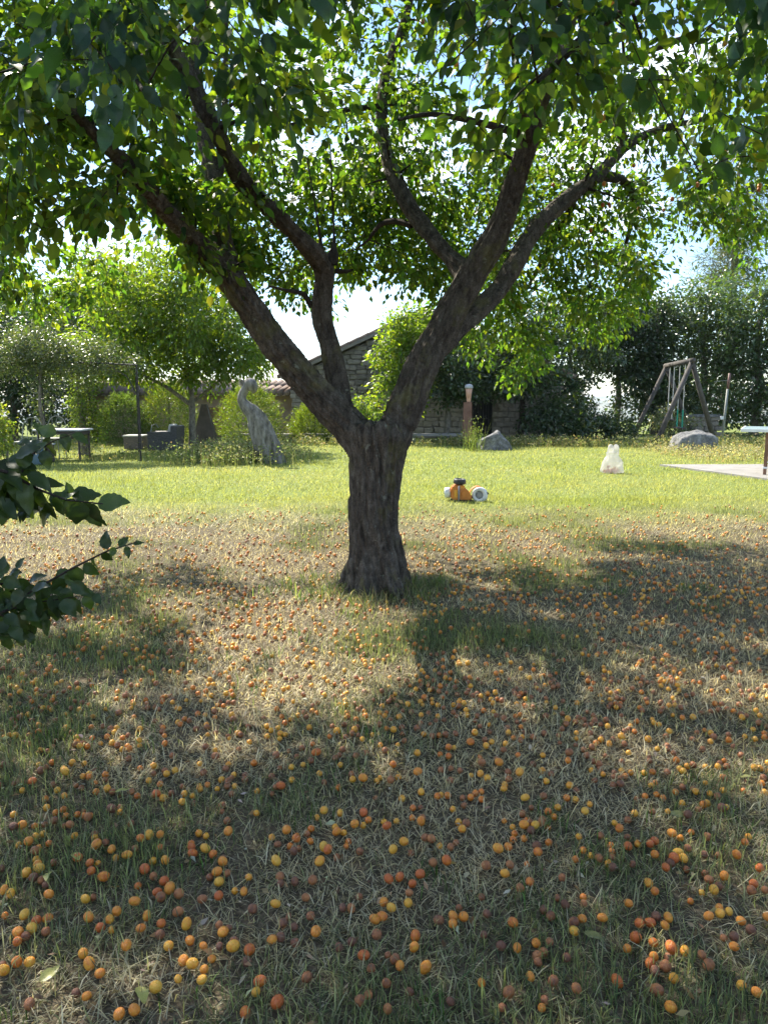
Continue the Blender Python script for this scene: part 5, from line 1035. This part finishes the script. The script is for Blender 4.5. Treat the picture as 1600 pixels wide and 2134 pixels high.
# ------------------------------------------------------------------ carved driftwood bird
def bird():
    Y = 15.3; K = 9.28
    def c(u, v): return at(480 + u / K, 770 + v / K, Y)
    base = gnd(572, 968)
    t = empty('bird_sculpture', (base.x, Y, 0), 'weathered grey driftwood sculpture of a crested bird with curved neck', 'sculpture')
    S = Y / FPX / K
    spine = [(860, 1920, 205), (840, 1800, 200), (760, 1650, 205), (690, 1480, 212), (645, 1300, 208), (585, 1120, 190), (520, 960, 165), (440, 840, 135), (340, 745, 108), (262, 660, 84), (228, 580, 72), (232, 500, 68), (262, 420, 66), (310, 350, 68), (350, 300, 74), (390, 285, 66)]
    pts = [c(a, b_) for a, b_, r in spine]; rad = [r * S for a, b_, r in spine]
    q = curve_pts(list(zip(pts, rad)), .02)
    def body(name, q, n=40, sy=.8, amp=.5):
        V = []; m = len(q)
        for i in range(m):
            p = Vector(q[i, :3]); tn = Vector(q[min(i + 1, m - 1), :3] - q[max(i - 1, 0), :3]).normalized(); u = tn.cross(Vector((0, 1, 0))).normalized(); w_ = Vector((0, 1, 0))
            for k in range(n):
                a = 2 * math.pi * k / n; r = q[i, 3]
                ridge = mnoise.noise((math.cos(a) * 3.2, math.sin(a) * 3.2, i * .035)); rg2 = 1 - 2 * abs(mnoise.noise((math.cos(a) * 6 + 3, math.sin(a) * 6, i * .05)))
                k2 = min(1, r / .10); rr = r * (1 + amp * k2 * (.26 * ridge + .20 * rg2))
                V.append(p + u * rr * math.cos(a) + w_ * rr * sy * math.sin(a))
        F = [(i * n + k, i * n + (k + 1) % n, (i + 1) * n + (k + 1) % n, (i + 1) * n + k) for i in range(m - 1) for k in range(n)]
        F += [tuple(range(n))[::-1], tuple((m - 1) * n + k for k in range(n))]
        return MB().add(V, F).build(name, M['drift'], t, True)
    body('body', q, amp=1.0)
    hd = [(315, 310, 70), (365, 285, 112), (412, 320, 115), (442, 375, 92), (455, 425, 52), (445, 462, 16)]
    body('head', curve_pts([(c(a, b_) + Vector((0, -.01, 0)), r * S) for a, b_, r in hd], .015), 24, .8, .5)
    # beak folded down and crest feathers
    MB().tube([c(420, 340) + Vector((0, -.06, 0)), c(440, 390) + Vector((0, -.07, 0)), c(446, 440) + Vector((0, -.06, 0))], [.03, .02, .006], 8).build('beak', M['drift'], t, True)
    for i in range(7):
        a = R(150 + i * 13); o_ = c(335, 275)
        e = c(335 + 175 * math.cos(a), 275 - 150 * math.sin(a) * .9 - 20)
        MB().tube([o_, (o_ + e) / 2 + Vector((0, .03 * (i % 2), .01)), e], [.02, .018, .006], 6).build('crest_feather', M['drift'], t, True)
    # splintered slabs on the back of the log
    for (a0, b0, a1, b1, r) in ((700, 1050, 870, 1560, 60), (760, 1350, 900, 1700, 55), (590, 1150, 700, 1700, 42), (880, 1700, 960, 1900, 70)):
        p = c(a0, b0); e = c(a1, b1); off = Vector((0, -.09, 0))
        body_q = curve_pts([(p + off, r * S * .4), ((p + e) / 2 + off * 1.5, r * S), (e + off, r * S * .8)], .03); body('splinter', body_q, 14, .7, 1.0)
    body_q = curve_pts([(c(930, 1720), 50 * S), (c(950, 1800), 95 * S), (c(960, 1900), 80 * S)], .02); body('stump', body_q, 20, .9, 1.0)
bird()

# ------------------------------------------------------------------ post with lamp, rocks
def post_lamp():
    Y = 20.9; x = at(974, 828, Y).x; zt = at(974, 838, Y).z; z2 = at(974, 805, Y).z
    t = empty('rusted_post', (x, Y, 0), 'square rusted steel post carrying a copper pink tapered lamp', 'post')
    v = []
    for z, h in ((-.1, .125), (zt, .105)): v += [(x - h, Y - h, z), (x + h, Y - h, z), (x + h, Y + h, z), (x - h, Y + h, z)]
    MB().add(v, [(3, 2, 1, 0), (4, 5, 6, 7), (0, 1, 5, 4), (1, 2, 6, 5), (2, 3, 7, 6), (3, 0, 4, 7)]).build('shaft', M['corten'], t)
    MB().lathe([(.05, zt), (.055, zt + .02), (.075, zt + (z2 - zt) * .5), (.095, z2 - .06)], (x + .03, Y, 0), 20).build('lamp_cone', M['ceramic'], t, True)
    MB().lathe([(.105, z2 - .06), (.112, z2 - .03), (.10, z2 + .03), (.05, z2 + .055), (0, z2 + .06)], (x + .03, Y, 0), 20).build('lamp_cap', M['greycap'], t, True)
post_lamp()
def rock(px0, px1, py, h, prof, label, Y=None, seed=1):
    b_ = gnd((px0 + px1) / 2, py); Y = Y or b_.y; x0 = at(px0, py, Y).x; x1 = at(px1, py, Y).x; wd = (x1 - x0) / 2; cx = (x0 + x1) / 2
    bm = bmesh.new(); bmesh.ops.create_icosphere(bm, subdivisions=5, radius=1)
    for v in bm.verts:
        d = v.co.normalized(); k = max(abs(d.x), abs(d.y) * .95, abs(d.z)) ** -.62; p = d * k
        top = np.interp(p.x, [-1, -.75, -.3, .15, .6, 1], prof)
        n1 = mnoise.noise(d * 1.6 + Vector((seed, 0, 0))); n2 = mnoise.noise(d * 4.5 + Vector((0, seed, 0))); n3 = mnoise.noise(d * 13)
        s = 1 + .16 * n1 + .07 * n2 + .025 * n3
        z = p.z * s; z = (z * top * h) if z > 0 else z * .25
        v.co = Vector((cx + p.x * wd * s, Y + p.y * wd * .75 * s, max(z, -.15)))
    me = bpy.data.meshes.new('boulder'); bm.to_mesh(me); bm.free(); me.polygons.foreach_set('use_smooth', [True] * len(me.polygons))
    o = link('boulder', me, M['rock']); tag(o, label, 'boulder')
rock(994, 1066, 937, .46, [.45, .72, .85, 1.0, .62, .2], 'angular grey boulder with pointed top right of the rusted post', seed=3)
rock(1397, 1489, 937, .46, [.6, .85, .95, 1.0, .95, .75], 'long rounded lichen grey boulder before the swing', seed=8)

# ------------------------------------------------------------------ swing set
def swings():
    n_ap = at(1441, 754, 21.6); f_ap = at(1387, 770, 25.0); f_ap.z = n_ap.z
    t = empty('swing_set', ((n_ap.x + f_ap.x) / 2, (n_ap.y + f_ap.y) / 2, 0), 'wooden A frame swing stand of round logs under the oaks', 'swing set')
    for ap, L_ in ((n_ap, ((1367, 21.2), (1497, 22.4))), (f_ap, ((1318, 24.8), (1452, 25.4)))):
        for px, Y in L_:
            ft = at(px, 828, Y); d = Vector((ft.x, Y, -.1)) - ap; s = ap - d * .03
            MB().tube([s, ap + d * .5, Vector((ft.x, Y, -.1))], [.065, .07, .075], 12).build('leg', M['log'], t, True)
    dv = (n_ap - f_ap).normalized()
    MB().tube([f_ap - dv * .12 + Vector((0, 0, .03)), n_ap + dv * .15 + Vector((0, 0, .03))], .075, 12).build('beam', M['log'], t, True)
    L_ = (n_ap - f_ap).length
    for k, (s0, s1, zs, lab) in enumerate(((.18, .36, .62, 'left hand swing with plain pale ropes'), (.58, .78, .42, 'right hand swing with green sleeves on its ropes'))):
        a = f_ap + dv * L_ * s0; b_ = f_ap + dv * L_ * s1; m_ = (a + b_) / 2
        o = empty('swing', (m_.x, m_.y, zs), lab, 'swing')
        for p in (a, b_):
            if k == 0: MB().tube([p + Vector((0, 0, -.04)), Vector((p.x, p.y, zs))], .014, 6).build('rope', M['rope'], o)
            else:
                MB().tube([p + Vector((0, 0, -.04)), Vector((p.x, p.y, zs + .52))], .013, 6).build('rope', M['rope'], o)
                MB().tube([Vector((p.x, p.y, zs + .52)), Vector((p.x, p.y, zs + .01))], .024, 8).build('rope_sleeve', M['green'], o)
        MB().box(m_ * 1.0 + Vector((0, 0, zs - m_.z)), ((b_ - a).length + .12, .2, .035), Matrix.Rotation(math.atan2(dv.y, dv.x), 3, 'Z'), bev=.008).build('seat', M['dark_steel'], o)
swings()
def small_things():
    # stone trough wall behind the swing
    Y = 26.2; x0, x1 = at(1422, 880, Y).x, at(1496, 880, Y).x
    t = empty('stone_trough', ((x0 + x1) / 2, Y, 0), 'low block of stacked grey stones behind the long boulder', 'stone wall')
    MB().box(((x0 + x1) / 2, Y + .25, .28), (x1 - x0 - .06, .5, .66)).build('core', M['mortar'], t)
    course_stones(x0, x1 - .1, -.02, .6, Y - .02, t, hmin=.13, hmax=.19, wmin=.22, wmax=.4)
    MB().box(((x0 + x1) / 2, Y + .2, .68), (x1 - x0 + .08, .66, .09), bev=.02).build('cap_slab', M['rock'], t)
    # thin pole
    Y = 22.8; x = at(1510, 828, Y).x; zt = at(1514, 778, Y).z
    t = empty('metal_pole', (x, Y, 0), 'thin leaning metal pole with faded red top right of the swing', 'pole')
    MB().tube([(x - .02, Y, -.1), (x + .06, Y, zt - .45)], .035, 10).build('shaft', M['pole'], t, True)
    MB().tube([(x + .06, Y, zt - .45), (x + .09, Y, zt)], .036, 10).build('red_top', M['red'], t, True)
    MB().box((x - .07, Y - .03, at(1508, 871, Y).z), (.09, .06, .09), bev=.01).build('switch_box', M['white'], t)
    MB().tube([(x + .07, Y, zt - .2), (x - .35, Y, zt - .24)], .01, 6).build('arm', M['pole'], t)
    # table-tennis table, its end turned away to the right
    Y = 12.75; c0 = at(1545, 895, Y); z = .765; A = Matrix.Rotation(R(-27), 3, 'Z')
    t = empty('games_table', (c0.x + 1.3, Y + .3, 0), 'outdoor table tennis table on the concrete slab at the right edge', 'table')
    def q(u, v, zz): return Vector((c0.x, Y, zz)) + A @ Vector((u, v, 0))
    MB().box(q(1.37, .7625, z), (2.74, 1.525, .03), A, bev=.004).build('table_top', M['pp_top'], t)
    MB().box(q(1.37, -.008, z - .004), (2.76, .02, .05), A, bev=.004).build('edge_band', M['white'], t)
    MB().box(q(-.008, .7625, z - .004), (.02, 1.55, .05), A, bev=.004).build('edge_band', M['white'], t)
    for u in (.38, 2.3):
        for v in (.12, 1.4):
            l_ = MB().box(q(u, v, .39), (.05, .05, .72), A, bev=.006).build('leg', M['door'], t)
            MB().box(q(u, v, .15), (.07, .07, .03), A, bev=.004).build('foot_collar', M['white'], l_)
        MB().box(q(u, .76, .22), (.04, 1.22, .04), A).build('stretcher', M['door'], t)
small_things()

# ------------------------------------------------------------------ plastic bag of fruit
def bag():
    b_ = gnd(1275, 986); s = b_.y / FPX / 17.78; cx, Y = b_.x, b_.y
    t = empty('plastic_bag', (cx, Y, 0), 'white translucent plastic bag holding orange fruit on the lawn', 'bag')
    prof = [(1470, 395), (1430, 440), (1340, 425), (1200, 395), (1080, 378), (980, 345), (900, 275), (850, 232), (780, 225), (700, 228)]
    n = 64; V = []
    for j, (v, hw) in enumerate(prof):
        z = (1470 - v) * s; k = j / (len(prof) - 1)
        for i in range(n):
            a = 2 * math.pi * i / n
            wr = 1 + (.05 + .10 * k) * mnoise.noise((math.cos(a) * 2.2, math.sin(a) * 2.2, j * .7)) + .05 * math.sin(a * 9 + j * .4) * k
            V.append((cx + hw * s * math.cos(a) * wr - .01 * k, Y + hw * s * .72 * math.sin(a) * wr, z + .004))
    m = len(prof); F = [(i * n + k, i * n + (k + 1) % n, (i + 1) * n + (k + 1) % n, (i + 1) * n + k) for i in range(m - 1) for k in range(n)] + [tuple(range(n))[::-1]]
    MB().add(V, F).build('bag_body', M['bag'], t, True)
    # two gathered handles standing up
    for sg in (-1, 1):
        V = []; hp = [(720, 112, .0), (640, 122, .02), (560, 118, .03), (480, 100, .02), (430, 72, 0), (400, 30, 0)]; n = 28
        for j, (v, hw, dy) in enumerate(hp):
            for i in range(n):
                a = 2 * math.pi * i / n; wr = 1 + .12 * mnoise.noise((math.cos(a) * 2 + sg * 5, math.sin(a) * 2, j * .6)) + .05 * math.sin(a * 5 + j)
                V.append((cx + (sg * 108 + (10 if j > 3 else 0) * sg * -1) * s + hw * s * math.cos(a) * wr, Y + dy * sg + hw * s * .6 * math.sin(a) * wr, (1470 - v) * s))
        m = len(hp); F = [(i * n + k, i * n + (k + 1) % n, (i + 1) * n + (k + 1) % n, (i + 1) * n + k) for i in range(m - 1) for k in range(n)] + [tuple((m - 1) * n + k for k in range(n))]
        MB().add(V, F).build('handle', M['bag'], t, True)
    rr = random.Random(4)
    for i in range(46):
        a = rr.uniform(0, 6.28); r = (rr.random() ** .5) * .135; z = .018 + rr.random() * .12 * (1 - (r / .16) ** 2)
        o = bpy.data.objects.new('plum_fruit', PM['yo'[i % 2]][i % 2]); COL.objects.link(o); o.parent = t
        o.matrix_basis = t.matrix_basis.inverted() @ Matrix.Translation((cx - .02 + r * math.cos(a), Y - .02 + r * .75 * math.sin(a), z)) @ Matrix.Diagonal((.018, .018, .018, 1))
bag()

# ------------------------------------------------------------------ toy tricycle lying on its side
def toy():
    b_ = gnd(972, 1046); s = b_.y / FPX / 11.43; Y = b_.y
    def c(u, v, dy=0): return Vector((at(900 + u / 11.43, 1046, Y).x, Y + dy, max((862 - v) * s, 0)))
    t = empty('toy_tricycle', (b_.x, Y, 0), 'orange and white ride on toy tipped over on the sunny lawn', 'toy')
    # orange body shell
    outline = [(440, 770), (435, 640), (450, 520), (480, 455), (560, 440), (750, 450), (765, 520), (840, 570), (900, 650), (930, 740), (930, 800), (700, 800), (520, 790)]
    def prism(pts, y0, y1, name, mat, par=t, bev=.012):
        bm = bmesh.new(); vs = [bm.verts.new(c(u, v, y0)) for u, v in pts]; f = bm.faces.new(vs)
        r = bmesh.ops.extrude_face_region(bm, geom=[f]); bmesh.ops.translate(bm, verts=[v for v in r['geom'] if isinstance(v, bmesh.types.BMVert)], vec=(0, y1 - y0, 0))
        bmesh.ops.recalc_face_normals(bm, faces=bm.faces[:]); bmesh.ops.bevel(bm, geom=bm.edges[:], offset=bev, segments=2, affect='EDGES')
        me = bpy.data.meshes.new(name); bm.to_mesh(me); bm.free(); return link(name, me, mat, par)
    body = prism(outline, -.07, .09, 'body', M['orange_pl'])
    prism([(510, 560), (590, 560), (590, 740), (510, 740)], -.078, -.066, 'panel', M['plum_y'], body, .004)
    prism([(680, 600), (760, 560), (800, 640), (790, 760), (700, 740)], -.080, -.066, 'panel', M['orange_pl'], body, .004)
    prism([(600, 455), (760, 455), (755, 520), (610, 520)], -.078, -.066, 'panel', M['plum_y'], body, .004)
    prism([(430, 775), (960, 800), (980, 862), (450, 862)], -.06, .08, 'underside', M['black_pl'])
    MB().tube([c(622, 450, -.085), c(618, 862, -.085)], .011, 10).build('axle', M['grey_pl'], t, True)
    def wheel(ctr, axis, r, wd, tm, hm):
        w_ = empty('wheel', ctr); w_.parent = t; w_.matrix_parent_inverse = t.matrix_basis.inverted()
        q = Vector((0, 0, 1)).rotation_difference(Vector(axis).normalized()).to_matrix()
        def lk(name, prof, mat, n=32):
            me = MB().lathe(prof, (0, 0, 0), n, q).mesh(name, True); me.materials.append(mat); o = bpy.data.objects.new(name, me); COL.objects.link(o); o.parent = w_; return o
        lk('tyre', [(r * .52, -wd / 2), (r * .9, -wd / 2), (r, -wd * .28), (r, wd * .28), (r * .9, wd / 2), (r * .52, wd / 2), (r * .5, 0), (r * .52, -wd / 2)], tm)
        lk('rim', [(0, -wd * .36), (r * .12, -wd * .42), (r * .3, -wd * .36), (r * .52, -wd * .30), (r * .52, wd * .3), (r * .3, wd * .36), (r * .12, wd * .42), (0, wd * .36)], hm)
        return w_
    wheel(c(650, 365, .0), (.06, -.05, 1), .078, .062, M['black_pl'], M['grey_pl'])
    wheel(c(372, 640, .02), (1, -.15, .05), .066, .075, M['white_pl'], M['grey_pl'])
    wheel(c(1130, 690, -.01), (-.35, -1, .12), .098, .085, M['white_pl'], M['grey_pl'])
    # orange fender arching over the near wheel
    arc = [c(1010 - 30 + 0, 800, .02)]
    prof = []
    for a in range(60, 200, 10): prof.append(c(1085 + 185 * math.cos(R(a)), 700 - 190 * math.sin(R(a)), .055))
    fv = []; 
    for p in prof: fv += [p + Vector((0, -.045, 0)), p + Vector((0, .05, 0)), p + Vector((0, .05, .012)), p + Vector((0, -.045, .012))]
    F = [(i * 4 + k, i * 4 + (k + 1) % 4, i * 4 + 4 + (k + 1) % 4, i * 4 + 4 + k) for i in range(len(prof) - 1) for k in range(4)] + [(3, 2, 1, 0), tuple(len(fv) - 4 + k for k in range(4))]
    MB().add(fv, F).build('fender', M['orange_pl'], t)
    MB().tube([c(1255, 600, -.02), c(1320, 655, -.05)], .012, 8).build('pedal', M['black_pl'], t, True)
    MB().tube([c(900, 760, .02), c(1130, 700, .02)], .02, 10).build('fork', M['orange_pl'], t, True)
toy()

# ------------------------------------------------------------------ air
def haze():
    t = NT('air'); v = t.new('ShaderNodeVolumePrincipled'); v.inputs['Color'].default_value = (0.80, 0.88, 1.0, 1); v.inputs['Density'].default_value = 0.00016; v.inputs['Anisotropy'].default_value = 0.2
    t.to(v.outputs[0], t.out.inputs['Volume'])
    o = MB().box((0, 600, -120), (14000, 13000, 280)).build('haze', t.m); o['kind'] = 'stuff'
haze()
